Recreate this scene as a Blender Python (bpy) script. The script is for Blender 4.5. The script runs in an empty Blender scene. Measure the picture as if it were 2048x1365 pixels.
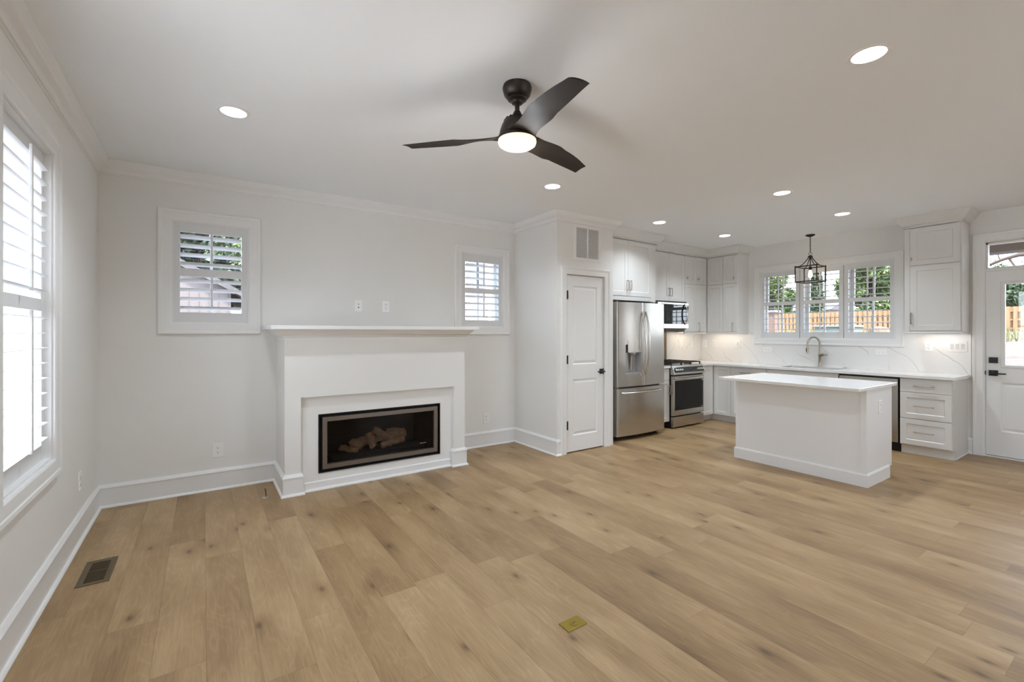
import bpy, bmesh, math, random
import numpy as np
from mathutils import Vector, Matrix

# ------------------------------------------------------------------ camera, world, sun, exposure
S = bpy.context.scene
COL = S.collection
PI = math.pi
R = math.radians
cam_d = bpy.data.cameras.new('camera')
cam = bpy.data.objects.new('camera', cam_d)
COL.objects.link(cam)
S.camera = cam
cam_d.sensor_width = 36.0
cam_d.lens = 912.0 / 2048 * 36.0
cam_d.shift_y = -(682.5 - 665.65) / 2048
cam_d.clip_start = 0.02
cam_d.clip_end = 300
cam.location = (0.688, -4.785, 1.3815)
cam.rotation_euler = (PI / 2, 0, -math.radians(34.11))

S.view_settings.view_transform = 'Standard'
S.view_settings.look = 'None'
S.view_settings.gamma = 1
S.view_settings.use_curve_mapping = False
S.view_settings.exposure = 0.58
S.cycles.use_denoising = True
S.cycles.max_bounces = 12
S.cycles.diffuse_bounces = 6
S.cycles.glossy_bounces = 4
S.cycles.transparent_max_bounces = 24
S.cycles.caustics_reflective = False
S.cycles.caustics_refractive = False
S.cycles.sample_clamp_indirect = 6

W = bpy.data.worlds.new('sky')
S.world = W
W.use_nodes = True
wn = W.node_tree
wn.nodes.clear()
sky = wn.nodes.new('ShaderNodeTexSky')
sky.sky_type = 'NISHITA'
sky.sun_disc = False
sky.sun_elevation = math.radians(52)
sky.sun_rotation = math.radians(200)
sky.air_density = 1.0
sky.dust_density = 2.5
wb = wn.nodes.new('ShaderNodeMixRGB')
wb.inputs[0].default_value = 0.55
wb.inputs[2].default_value = (4.5, 5.25, 6.3, 1)
bg = wn.nodes.new('ShaderNodeBackground')
bg.inputs[1].default_value = 1.2
wo = wn.nodes.new('ShaderNodeOutputWorld')
wn.links.new(sky.outputs[0], wb.inputs[1])
wn.links.new(wb.outputs[0], bg.inputs[0])
wn.links.new(bg.outputs[0], wo.inputs[0])

sun_d = bpy.data.lights.new('sun', 'SUN')
sun_d.energy = 9.0
sun_d.angle = math.radians(1.0)
sun_d.color = (1.0, 0.93, 0.82)
sun = bpy.data.objects.new('sun', sun_d)
COL.objects.link(sun)
# light travels towards +y, +x and down
_sd = Vector((0.32, 0.46, -0.83)).normalized()
sun.rotation_euler = _sd.to_track_quat('-Z', 'Y').to_euler()

CAN_W, FAN_W, UNDER_W = 6.2, 4.5, 0.5   # lamp powers (W)

# ------------------------------------------------------------------ dimensions
H = 2.74
XW = 7.94          # window wall
YF = -7.4          # wall behind the camera
PX0, PX1, PY = 3.974, 4.865, -0.835      # pantry box
FX0, FX1, FY = 1.254, 2.956, -0.552      # chimney breast
CT = 0.90          # worktop height

# frames: local (s, d, z) -> world; d points into the room
def fr_back(s, d, z): return (s, -d, z)
def fr_right(s, d, z): return (XW - d, -s, z)
def fr_left(s, d, z): return (d, -s, z)
def fr_front(s, d, z): return (s, YF + d, z)
def at_y(y0): return lambda s, d, z: (s, y0 - d, z)
def at_x(x0): return lambda s, d, z: (x0 - d, -s, z)
def ident(a, b, c): return (a, b, c)

# ------------------------------------------------------------------ materials
MATS = {}
def mat(name, col, rough=0.5, metal=0.0, emit=None, estr=0.0, bump=0.0, bscale=60.0, var=0.02, vscale=4.0, coat=0.0, aniso=None, spec=None):
    if name in MATS: return MATS[name]
    m = bpy.data.materials.new(name)
    m.use_nodes = True
    nt = m.node_tree
    b = nt.nodes['Principled BSDF']
    b.inputs['Roughness'].default_value = rough
    b.inputs['Metallic'].default_value = metal
    if spec is not None: b.inputs['Specular IOR Level'].default_value = spec
    if coat: b.inputs['Coat Weight'].default_value = coat
    tc = nt.nodes.new('ShaderNodeTexCoord')
    nz = nt.nodes.new('ShaderNodeTexNoise')
    nz.inputs['Scale'].default_value = vscale
    nz.inputs['Detail'].default_value = 4
    nt.links.new(tc.outputs['Object'], nz.inputs['Vector'])
    mx = nt.nodes.new('ShaderNodeMixRGB')
    mx.inputs[1].default_value = tuple(c * (1 - var) for c in col) + (1,)
    mx.inputs[2].default_value = tuple(min(1, c * (1 + var)) for c in col) + (1,)
    nt.links.new(nz.outputs['Fac'], mx.inputs[0])
    nt.links.new(mx.outputs[0], b.inputs['Base Color'])
    if aniso:
        mp = nt.nodes.new('ShaderNodeMapping')
        mp.inputs['Scale'].default_value = aniso
        nt.links.new(tc.outputs['Object'], mp.inputs[0])
        n2 = nt.nodes.new('ShaderNodeTexNoise')
        n2.inputs['Scale'].default_value = 1.0
        n2.inputs['Detail'].default_value = 3
        nt.links.new(mp.outputs[0], n2.inputs['Vector'])
        mr = nt.nodes.new('ShaderNodeMapRange')
        mr.inputs[3].default_value = rough * 0.8
        mr.inputs[4].default_value = rough * 1.25
        nt.links.new(n2.outputs['Fac'], mr.inputs[0])
        nt.links.new(mr.outputs[0], b.inputs['Roughness'])
    if bump:
        n3 = nt.nodes.new('ShaderNodeTexNoise')
        n3.inputs['Scale'].default_value = bscale
        n3.inputs['Detail'].default_value = 3
        nt.links.new(tc.outputs['Object'], n3.inputs['Vector'])
        bp = nt.nodes.new('ShaderNodeBump')
        bp.inputs['Strength'].default_value = bump
        bp.inputs['Distance'].default_value = 0.002
        nt.links.new(n3.outputs['Fac'], bp.inputs['Height'])
        nt.links.new(bp.outputs[0], b.inputs['Normal'])
    if emit:
        b.inputs['Emission Color'].default_value = emit + (1,)
        b.inputs['Emission Strength'].default_value = estr
    MATS[name] = m
    return m

def glass(name, tint=(1, 1, 1), refl=0.06):
    m = bpy.data.materials.new(name)
    m.use_nodes = True
    nt = m.node_tree
    nt.nodes.clear()
    tr = nt.nodes.new('ShaderNodeBsdfTransparent')
    tr.inputs[0].default_value = tint + (1,)
    gl = nt.nodes.new('ShaderNodeBsdfGlossy')
    gl.inputs['Roughness'].default_value = 0.01
    fz = nt.nodes.new('ShaderNodeLayerWeight')
    fz.inputs[0].default_value = 0.25
    mr = nt.nodes.new('ShaderNodeMapRange')
    mr.inputs[3].default_value = refl * 0.6
    mr.inputs[4].default_value = min(1, refl * 6)
    nt.links.new(fz.outputs['Fresnel'], mr.inputs[0])
    mx = nt.nodes.new('ShaderNodeMixShader')
    nt.links.new(mr.outputs[0], mx.inputs[0])
    nt.links.new(tr.outputs[0], mx.inputs[1])
    nt.links.new(gl.outputs[0], mx.inputs[2])
    o = nt.nodes.new('ShaderNodeOutputMaterial')
    nt.links.new(mx.outputs[0], o.inputs[0])
    return m

M_WALL = mat('wall_paint', (0.84, 0.832, 0.808), 0.75, bump=0.05, bscale=220, var=0.006)
M_CEIL = mat('ceiling_paint', (0.89, 0.905, 0.915), 0.85, bump=0.05, bscale=220, var=0.006)
M_TRIM = mat('white_trim_paint', (0.86, 0.86, 0.85), 0.32, var=0.006)
M_CAB = mat('cabinet_paint', (0.75, 0.74, 0.715), 0.36, var=0.008)
M_SHUT = mat('shutter_paint', (0.77, 0.775, 0.78), 0.35, var=0.006)
M_STEEL = mat('stainless_steel', (0.56, 0.53, 0.49), 0.24, 1.0, aniso=(220, 220, 1.5), var=0.03)
M_STEEL2 = mat('brushed_steel_light', (0.70, 0.68, 0.64), 0.2, 1.0, var=0.02)
M_GREYSIDE = mat('fridge_side_grey', (0.20, 0.18, 0.16), 0.45, 0.4)
M_NICKEL = mat('brushed_nickel', (0.52, 0.46, 0.38), 0.3, 1.0, var=0.05)
M_BLACK = mat('black_metal', (0.012, 0.011, 0.011), 0.4, 0.2)
M_BLKGLASS = mat('black_glass', (0.008, 0.008, 0.009), 0.04, 0.0, coat=0.3)
M_DARK = mat('dark_void', (0.008, 0.007, 0.006), 0.8)
M_BRONZE = mat('dark_bronze', (0.045, 0.036, 0.03), 0.38, 0.6, var=0.08, vscale=20)
M_BLADE = mat('fan_blade_bronze', (0.04, 0.03, 0.024), 0.6, 0.0, spec=0.15, var=0.1, vscale=10)
M_FPSTEEL = mat('fireplace_trim_steel', (0.21, 0.178, 0.15), 0.38, 0.85, var=0.05)
M_IRON = mat('cast_iron', (0.03, 0.024, 0.018), 0.5, 0.4, bump=0.3, bscale=200)
M_BRASS = mat('brass', (0.36, 0.26, 0.05), 0.30, 0.85, var=0.1, vscale=30)
M_VENTB = mat('vent_bronze', (0.16, 0.115, 0.06), 0.45, 0.6, var=0.1, vscale=30)
M_PLASTIC = mat('white_plastic', (0.92, 0.92, 0.91), 0.22, var=0.005)
M_SLOT = mat('outlet_slot_dark', (0.05, 0.05, 0.05), 0.5)
M_GREYPL = mat('grey_plastic', (0.42, 0.42, 0.43), 0.35)
M_LOG = mat('ceramic_log', (0.40, 0.27, 0.17), 0.9, bump=1.0, bscale=45, var=0.7, vscale=28)
M_EMIT = mat('led_diffuser', (1, 1, 1), 0.5, emit=(1.0, 0.95, 0.88), estr=2.2)
M_CANTRIM = mat('downlight_trim', (0.86, 0.85, 0.83), 0.4, var=0.005)
M_CANIN = mat('glowing_baffle', (0.9, 0.87, 0.84), 0.5, emit=(1.0, 0.93, 0.86), estr=0.75, var=0.005)  # emission stands in for lamp light falling on the baffle
M_FANGLOW = mat('opal_fan_glass', (0.25, 0.2, 0.15), 0.35, emit=(1.0, 0.78, 0.56), estr=1.0, var=0.005)
M_BULB = mat('glowing_bulb', (1, 0.9, 0.75), 0.3, emit=(1.0, 0.86, 0.62), estr=7.0)
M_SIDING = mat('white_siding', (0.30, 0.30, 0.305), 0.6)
M_GREYSID = mat('grey_siding', (0.10, 0.088, 0.087), 0.7)
M_ROOF = mat('dark_shingle', (0.06, 0.058, 0.06), 0.9, bump=0.5, bscale=40, var=0.25, vscale=20)
M_PORCHFL = mat('porch_slab', (0.30, 0.29, 0.27), 0.85, var=0.08)
M_PORCHCEIL = mat('porch_ceiling_board', (0.15, 0.115, 0.085), 0.7, var=0.05)
M_BARK = mat('bark', (0.05, 0.035, 0.026), 0.9, bump=0.8, bscale=30, var=0.3, vscale=12)
M_UTIL = mat('pale_green_enamel', (0.105, 0.125, 0.108), 0.6)
M_ROCK = mat('tan_rock', (0.10, 0.075, 0.052), 0.9, bump=0.8, bscale=12, var=0.2)
M_PIER = mat('pier_brick', (0.13, 0.085, 0.066), 0.9, bump=0.5, bscale=30, var=0.2, vscale=15)
M_BOUNCE = mat('pale_bounce_slab', (0.80, 0.795, 0.78), 0.85, bump=0.3, bscale=50, var=0.08)
M_GLASS = glass('window_glass')
M_FPGLASS = glass('fireplace_glass', (0.72, 0.69, 0.66), 0.014)
M_BULBGLASS = glass('clear_glass', (1, 1, 1), 0.05)

def m_floor():
    m = bpy.data.materials.new('oak_plank_floor')
    m.use_nodes = True
    nt = m.node_tree
    N, L = nt.nodes, nt.links
    b = N['Principled BSDF']
    tc = N.new('ShaderNodeTexCoord')
    sp = N.new('ShaderNodeSeparateXYZ')
    L.new(tc.outputs['Object'], sp.inputs[0])
    def mth(op, a, c=None, clamp=False):
        n = N.new('ShaderNodeMath'); n.operation = op; n.use_clamp = clamp
        for i, v in enumerate((a, c)):
            if v is None: continue
            if isinstance(v, (int, float)): n.inputs[i].default_value = v
            else: L.new(v, n.inputs[i])
        return n.outputs[0]
    PW, PL = 0.19, 1.38
    xr = mth('DIVIDE', mth('ADD', sp.outputs[0], 0.06), PW)
    row = mth('FLOOR', xr)
    wr = N.new('ShaderNodeTexWhiteNoise'); wr.noise_dimensions = '1D'
    L.new(row, wr.inputs['W'])
    yr = mth('ADD', mth('DIVIDE', sp.outputs[1], PL), mth('MULTIPLY', wr.outputs['Value'], 7.3))
    colm = mth('FLOOR', yr)
    cb = N.new('ShaderNodeCombineXYZ')
    L.new(row, cb.inputs[0]); L.new(colm, cb.inputs[1])
    wc = N.new('ShaderNodeTexWhiteNoise'); wc.noise_dimensions = '2D'
    L.new(cb.outputs[0], wc.inputs['Vector'])
    # per-plank offset of the grain
    off = N.new('ShaderNodeVectorMath'); off.operation = 'SCALE'; off.inputs['Scale'].default_value = 37.0
    L.new(wc.outputs['Color'], off.inputs[0])
    ad = N.new('ShaderNodeVectorMath'); ad.operation = 'ADD'
    L.new(tc.outputs['Object'], ad.inputs[0]); L.new(off.outputs[0], ad.inputs[1])
    def noise(scale_vec, sc, det, rough=0.55, dist=0.0):
        mp = N.new('ShaderNodeMapping'); mp.inputs['Scale'].default_value = scale_vec
        L.new(ad.outputs[0], mp.inputs[0])
        n = N.new('ShaderNodeTexNoise'); n.inputs['Scale'].default_value = sc
        n.inputs['Detail'].default_value = det; n.inputs['Roughness'].default_value = rough
        n.inputs['Distortion'].default_value = dist
        L.new(mp.outputs[0], n.inputs['Vector'])
        return n.outputs['Fac']
    cloud = noise((1, 0.28, 1), 5.0, 3)
    grain = noise((1, 0.035, 1), 110.0, 4, 0.6)
    fine = noise((1, 0.05, 1), 260.0, 2, 0.6)
    # cathedral figure: rings of a stretched noise
    fig = noise((1, 0.16, 1), 5.5, 2, 0.5, 0.4)
    rings = mth('PINGPONG', mth('MULTIPLY', fig, 34.0), 1.0)
    ringm = N.new('ShaderNodeMapRange')
    L.new(rings, ringm.inputs[0]); ringm.inputs[1].default_value = 0.0; ringm.inputs[2].default_value = 0.35
    ringm.inputs[3].default_value = 1.0; ringm.inputs[4].default_value = 0.0
    # knots
    mpk = N.new('ShaderNodeMapping'); mpk.inputs['Scale'].default_value = (1, 0.48, 1)
    L.new(ad.outputs[0], mpk.inputs[0])
    vk = N.new('ShaderNodeTexVoronoi'); vk.inputs['Scale'].default_value = 3.1
    vk.voronoi_dimensions = '2D'
    L.new(mpk.outputs[0], vk.inputs['Vector'])
    kd = N.new('ShaderNodeMapRange'); kd.inputs[1].default_value = 0.0; kd.inputs[2].default_value = 0.06
    kd.inputs[3].default_value = 1.0; kd.inputs[4].default_value = 0.0
    L.new(vk.outputs['Distance'], kd.inputs[0])
    kd2 = N.new('ShaderNodeMapRange'); kd2.inputs[1].default_value = 0.0; kd2.inputs[2].default_value = 0.22
    kd2.inputs[3].default_value = 1.0; kd2.inputs[4].default_value = 0.0
    L.new(vk.outputs['Distance'], kd2.inputs[0])
    kpick = mth('GREATER_THAN', mth('FRACT', mth('MULTIPLY', vk.outputs['Color'], 3.7)), 0.45)
    kn = mth('MULTIPLY', kd.outputs[0], kpick)
    kh = mth('MULTIPLY', mth('POWER', kd2.outputs[0], 1.6), kpick)
    # tone
    tone = mth('ADD', mth('MULTIPLY', wc.outputs['Value'], 0.34), mth('MULTIPLY', cloud, 1.15))
    tone = mth('ADD', tone, mth('MULTIPLY', mth('SUBTRACT', grain, 0.5), 0.55))
    tone = mth('ADD', tone, mth('MULTIPLY', mth('SUBTRACT', fine, 0.5), 0.34))
    tone = mth('ADD', tone, mth('MULTIPLY', ringm.outputs[0], 0.11))
    tone = mth('SUBTRACT', tone, mth('MULTIPLY', kh, 0.36))
    tone = mth('SUBTRACT', tone, 0.225, True)
    cr = N.new('ShaderNodeValToRGB')
    e = cr.color_ramp.elements
    e[0].position = 0.05; e[0].color = FLOOR_DARK + (1,)
    e[1].position = 0.95; e[1].color = FLOOR_LIGHT + (1,)
    md = cr.color_ramp.elements.new(0.5); md.color = FLOOR_MID + (1,)
    L.new(tone, cr.inputs[0])
    mk = N.new('ShaderNodeMixRGB'); mk.inputs[2].default_value = (0.085, 0.048, 0.026, 1)
    L.new(mth('MULTIPLY', kn, 0.75), mk.inputs[0]); L.new(cr.outputs[0], mk.inputs[1])
    # seams
    fx = mth('FRACT', xr); fy = mth('FRACT', yr)
    dx = mth('MULTIPLY', mth('MINIMUM', fx, mth('SUBTRACT', 1.0, fx)), PW)
    dy = mth('MULTIPLY', mth('MINIMUM', fy, mth('SUBTRACT', 1.0, fy)), PL)
    dm = mth('MINIMUM', dx, dy)
    sm = N.new('ShaderNodeMapRange'); sm.inputs[1].default_value = 0.0; sm.inputs[2].default_value = 0.0022
    sm.inputs[3].default_value = 0.5; sm.inputs[4].default_value = 0.0
    L.new(dm, sm.inputs[0])
    ms = N.new('ShaderNodeMixRGB'); ms.inputs[2].default_value = (0.14, 0.085, 0.05, 1)
    L.new(sm.outputs[0], ms.inputs[0]); L.new(mk.outputs[0], ms.inputs[1])
    L.new(ms.outputs[0], b.inputs['Base Color'])
    rr = N.new('ShaderNodeMapRange'); rr.inputs[3].default_value = 0.34; rr.inputs[4].default_value = 0.52
    L.new(grain, rr.inputs[0]); L.new(rr.outputs[0], b.inputs['Roughness'])
    b.inputs['Specular IOR Level'].default_value = 0.45
    bp = N.new('ShaderNodeBump'); bp.inputs['Strength'].default_value = 0.12; bp.inputs['Distance'].default_value = 0.001
    L.new(mth('SUBTRACT', grain, mth('MULTIPLY', sm.outputs[0], 2.0)), bp.inputs['Height'])
    L.new(bp.outputs[0], b.inputs['Normal'])
    return m
FLOOR_DARK, FLOOR_MID, FLOOR_LIGHT = (0.180, 0.104, 0.045), (0.328, 0.210, 0.100), (0.455, 0.315, 0.170)
M_FLOOR = m_floor()

def m_quartz(name, veins=True):
    m = bpy.data.materials.new(name)
    m.use_nodes = True
    nt = m.node_tree
    N, L = nt.nodes, nt.links
    b = N['Principled BSDF']
    b.inputs['Roughness'].default_value = 0.12
    tc = N.new('ShaderNodeTexCoord')
    base = (0.85, 0.835, 0.815)
    if not veins:
        nz = N.new('ShaderNodeTexNoise'); nz.inputs['Scale'].default_value = 90
        L.new(tc.outputs['Object'], nz.inputs['Vector'])
        mx = N.new('ShaderNodeMixRGB')
        mx.inputs[1].default_value = (0.80, 0.785, 0.765, 1); mx.inputs[2].default_value = (0.88, 0.87, 0.855, 1)
        L.new(nz.outputs['Fac'], mx.inputs[0]); L.new(mx.outputs[0], b.inputs['Base Color'])
        return m
    sp = N.new('ShaderNodeSeparateXYZ'); L.new(tc.outputs['Object'], sp.inputs[0])
    def mth(op, a, c=None):
        n = N.new('ShaderNodeMath'); n.operation = op
        for i, v in enumerate((a, c)):
            if v is None: continue
            if isinstance(v, (int, float)): n.inputs[i].default_value = v
            else: L.new(v, n.inputs[i])
        return n.outputs[0]
    def vein(ax, az, period, width, amp, seed, thr):
        # diagonal lines bent by noise, broken up where a second noise is low
        nz = N.new('ShaderNodeTexNoise'); nz.inputs['Scale'].default_value = 3.0; nz.inputs['Detail'].default_value = 1.5
        nz.noise_dimensions = '4D'; nz.inputs['W'].default_value = seed
        L.new(tc.outputs['Object'], nz.inputs['Vector'])
        n2 = N.new('ShaderNodeTexNoise'); n2.inputs['Scale'].default_value = 2.2; n2.noise_dimensions = '4D'
        n2.inputs['W'].default_value = seed + 5
        L.new(tc.outputs['Object'], n2.inputs['Vector'])
        s = mth('ADD', sp.outputs[0], sp.outputs[1])
        t = mth('ADD', mth('MULTIPLY', s, ax), mth('MULTIPLY', sp.outputs[2], az))
        t = mth('ADD', t, mth('MULTIPLY', nz.outputs['Fac'], amp))
        f = mth('FRACT', mth('DIVIDE', t, period))
        d = mth('MULTIPLY', mth('ABSOLUTE', mth('SUBTRACT', f, 0.5)), period)
        mr = N.new('ShaderNodeMapRange'); mr.inputs[1].default_value = 0; mr.inputs[2].default_value = width
        mr.inputs[3].default_value = 1; mr.inputs[4].default_value = 0
        L.new(d, mr.inputs[0])
        br = N.new('ShaderNodeMapRange'); br.inputs[1].default_value = thr; br.inputs[2].default_value = thr + 0.12
        L.new(n2.outputs['Fac'], br.inputs[0])
        return mth('MULTIPLY', mr.outputs[0], br.outputs[0])
    v = mth('MAXIMUM', vein(-0.68, 0.73, 0.27, 0.0055, 0.24, 1.0, 0.40), vein(0.80, 0.60, 0.9, 0.005, 0.35, 9.0, 0.50))
    mx = N.new('ShaderNodeMixRGB')
    mx.inputs[1].default_value = base + (1,); mx.inputs[2].default_value = (0.50, 0.46, 0.42, 1)
    L.new(mth('MULTIPLY', v, 0.8), mx.inputs[0]); L.new(mx.outputs[0], b.inputs['Base Color'])
    return m
M_SPLASH = m_quartz('veined_quartz')
M_TOP = m_quartz('white_quartz', False)

def m_leaf(name, c1, c2):
    m = bpy.data.materials.new(name)
    m.use_nodes = True
    nt = m.node_tree
    b = nt.nodes['Principled BSDF']
    b.inputs['Roughness'].default_value = 0.55
    g = nt.nodes.new('ShaderNodeNewGeometry')
    mx = nt.nodes.new('ShaderNodeMixRGB')
    mx.inputs[1].default_value = c1 + (1,); mx.inputs[2].default_value = c2 + (1,)
    nt.links.new(g.outputs['Random Per Island'], mx.inputs[0])
    nt.links.new(mx.outputs[0], b.inputs['Base Color'])
    b.inputs['Subsurface Weight'].default_value = 0
    return m
M_LEAF = m_leaf('green_leaves', (0.02, 0.045, 0.012), (0.10, 0.155, 0.035))
M_LEAFD = m_leaf('dark_leaves', (0.007, 0.018, 0.008), (0.035, 0.065, 0.018))
M_WEED = m_leaf('weed_blades', (0.05, 0.06, 0.02), (0.22, 0.20, 0.09))
def m_ramp(name, stops, scale, rough=0.9, vec=(1, 1, 1)):
    m = bpy.data.materials.new(name); m.use_nodes = True
    nt = m.node_tree; b = nt.nodes['Principled BSDF']; b.inputs['Roughness'].default_value = rough
    tc = nt.nodes.new('ShaderNodeTexCoord'); mp = nt.nodes.new('ShaderNodeMapping'); mp.inputs['Scale'].default_value = vec
    nz = nt.nodes.new('ShaderNodeTexNoise'); nz.inputs['Scale'].default_value = scale; nz.inputs['Detail'].default_value = 6
    cr = nt.nodes.new('ShaderNodeValToRGB')
    el = cr.color_ramp.elements
    el[0].position, el[0].color = stops[0][0], stops[0][1] + (1,)
    el[1].position, el[1].color = stops[-1][0], stops[-1][1] + (1,)
    for p, c in stops[1:-1]:
        q = el.new(p); q.color = c + (1,)
    nt.links.new(tc.outputs['Object'], mp.inputs[0]); nt.links.new(mp.outputs[0], nz.inputs['Vector'])
    nt.links.new(nz.outputs['Fac'], cr.inputs[0]); nt.links.new(cr.outputs[0], b.inputs['Base Color'])
    return m
M_GROUND = m_ramp('yard_soil', [(0.3, (0.055, 0.024, 0.010)), (0.5, (0.075, 0.045, 0.028)), (0.7, (0.085, 0.078, 0.072))], 1.6)
M_FENCE = m_ramp('cedar_board', [(0.3, (0.17, 0.088, 0.034)), (0.7, (0.25, 0.145, 0.072))], 3.0, 0.8, (1, 6, 0.5))
M_FIREBRICK = m_ramp('dark_firebrick', [(0.3, (0.008, 0.005, 0.004)), (0.7, (0.035, 0.02, 0.014))], 4.0, 0.9, (1, 1, 9))  # liner mottled from near-black to dark brown

# ------------------------------------------------------------------ mesh helpers
class MB:
    def __init__(s, f=ident):
        s.bm = bmesh.new(); s.f = f
    def v(s, a, b, c): return s.bm.verts.new(s.f(a, b, c))
    def face(s, vs):
        try: return s.bm.faces.new(vs)
        except ValueError: return None
    def box(s, a0, a1, b0, b1, c0, c1, bev=0.0):
        a0, a1 = sorted((a0, a1)); b0, b1 = sorted((b0, b1)); c0, c1 = sorted((c0, c1))
        V = [s.v(a, b, c) for a in (a0, a1) for b in (b0, b1) for c in (c0, c1)]
        fs = [s.face([V[i] for i in q]) for q in ((0, 1, 3, 2), (4, 6, 7, 5), (0, 4, 5, 1), (2, 3, 7, 6), (0, 2, 6, 4), (1, 5, 7, 3))]
        if bev > 0:
            es = set(e for f in fs for e in f.edges)
            bmesh.ops.bevel(s.bm, geom=list(es), offset=bev, segments=2, affect='EDGES', profile=0.5)
        return s
    def prism(s, pts, b0, b1, plane='ac'):
        # polygon pts in two axes, extruded along the third
        def mk(p, t):
            if plane == 'ac': return s.v(p[0], t, p[1])
            if plane == 'ab': return s.v(p[0], p[1], t)
            return s.v(t, p[0], p[1])
        A = [mk(p, b0) for p in pts]; B = [mk(p, b1) for p in pts]
        s.face(A); s.face(B)
        n = len(pts)
        for i in range(n): s.face([A[i], A[(i + 1) % n], B[(i + 1) % n], B[i]])
        return s
    def lathe(s, prof, c, axis='c', seg=32, cap=True):
        # prof: list of (r, h) along the axis through c
        rings = []
        for r, h in prof:
            ring = []
            for i in range(seg):
                t = 2 * PI * i / seg
                p = (r * math.cos(t), r * math.sin(t))
                if axis == 'c': q = (c[0] + p[0], c[1] + p[1], c[2] + h)
                elif axis == 'b': q = (c[0] + p[0], c[1] + h, c[2] + p[1])
                else: q = (c[0] + h, c[1] + p[0], c[2] + p[1])
                ring.append(s.v(*q))
            rings.append(ring)
        for k in range(len(rings) - 1):
            for i in range(seg):
                j = (i + 1) % seg
                s.face([rings[k][i], rings[k][j], rings[k + 1][j], rings[k + 1][i]])
        if cap: s.face(rings[0]); s.face(rings[-1])
        return s
    def tube(s, pts, r, seg=10, closed=False, flat=None):
        # tube through points (local coords); r number or list
        P = [Vector(s.f(*p)) for p in pts]
        n = len(P)
        R = r if isinstance(r, (list, tuple)) else [r] * n
        rings = []
        up = Vector((0, 0, 1))
        prev = None
        for i in range(n):
            if closed: t = (P[(i + 1) % n] - P[i - 1]).normalized()
            else: t = (P[min(i + 1, n - 1)] - P[max(i - 1, 0)]).normalized()
            if prev is None:
                a = up if abs(t.z) < 0.95 else Vector((1, 0, 0))
                x = a.cross(t).normalized()
            else:
                x = (prev - t * prev.dot(t)).normalized()
            prev = x
            y = t.cross(x)
            fl = flat or (1, 1)
            rings.append([s.bm.verts.new(P[i] + x * (R[i] * fl[0] * math.cos(2 * PI * k / seg)) + y * (R[i] * fl[1] * math.sin(2 * PI * k / seg))) for k in range(seg)])
        m = n if closed else n - 1
        for i in range(m):
            A, B = rings[i], rings[(i + 1) % n]
            for k in range(seg): s.face([A[k], A[(k + 1) % seg], B[(k + 1) % seg], B[k]])
        if not closed: s.face(rings[0]); s.face(rings[-1])
        return s
    def sweep(s, path, prof, closed=False, to=None):
        # path in a plane, prof = (offset to the left of travel, height), mitred corners
        to = to or (lambda p, q, h: (p, q, h))
        n = len(path)
        rows = []
        for i in range(n):
            p = Vector(path[i])
            def nrm(a, b):
                d = (Vector(b) - Vector(a)).normalized(); return Vector((-d.y, d.x))
            if closed: n1, n2 = nrm(path[i - 1], path[i]), nrm(path[i], path[(i + 1) % n])
            elif i == 0: n1 = n2 = nrm(path[0], path[1])
            elif i == n - 1: n1 = n2 = nrm(path[-2], path[-1])
            else: n1, n2 = nrm(path[i - 1], path[i]), nrm(path[i], path[i + 1])
            mv = (n1 + n2); mv = mv / max(1e-6, mv.dot(n1)) if mv.length > 1e-6 else n1
            rows.append([s.v(*to(p.x + mv.x * o, p.y + mv.y * o, h)) for o, h in prof])
        m = n if closed else n - 1
        k = len(prof)
        for i in range(m):
            A, B = rows[i], rows[(i + 1) % n]
            for j in range(k): s.face([A[j], A[(j + 1) % k], B[(j + 1) % k], B[j]])
        if not closed: s.face(rows[0]); s.face(rows[-1])
        return s
    def cells(s, xs, zs, solid, front, back):
        # slab of grid cells with openings; front/back map (x, z) -> local coords
        VF, VB = {}, {}
        def g(D, fn, i, j):
            if (i, j) not in D: D[(i, j)] = s.v(*fn(xs[i], zs[j]))
            return D[(i, j)]
        nx, nz = len(xs) - 1, len(zs) - 1
        ok = lambda i, j: 0 <= i < nx and 0 <= j < nz and solid((xs[i] + xs[i + 1]) / 2, (zs[j] + zs[j + 1]) / 2)
        for i in range(nx):
            for j in range(nz):
                if not ok(i, j): continue
                for D, fn in ((VF, front), (VB, back)):
                    s.face([g(D, fn, i, j), g(D, fn, i + 1, j), g(D, fn, i + 1, j + 1), g(D, fn, i, j + 1)])
                for (di, dj, a, b) in ((-1, 0, (i, j), (i, j + 1)), (1, 0, (i + 1, j), (i + 1, j + 1)), (0, -1, (i, j), (i + 1, j)), (0, 1, (i, j + 1), (i + 1, j + 1))):
                    if not ok(i + di, j + dj):
                        s.face([g(VF, front, *a), g(VF, front, *b), g(VB, back, *b), g(VB, back, *a)])
        return s
    def build(s, name, m, parent=None, smooth=False, origin=None):
        bmesh.ops.recalc_face_normals(s.bm, faces=s.bm.faces)
        if parent is not None:
            o0 = world_loc(parent)
        else: o0 = Vector(origin) if origin is not None else Vector((0, 0, 0))
        if o0.length: bmesh.ops.translate(s.bm, vec=-o0, verts=s.bm.verts)
        me = bpy.data.meshes.new(name)
        s.bm.to_mesh(me); s.bm.free()
        me.materials.append(m)
        if smooth:
            me.polygons.foreach_set('use_smooth', [True] * len(me.polygons))
            if smooth != 'all':
                try: me.set_sharp_from_angle(angle=math.radians(smooth if isinstance(smooth, (int, float)) and smooth is not True else 40))
                except Exception: pass
        ob = bpy.data.objects.new(name, me)
        COL.objects.link(ob)
        if parent is not None: ob.parent = parent
        else: ob.location = o0
        return ob

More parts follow.
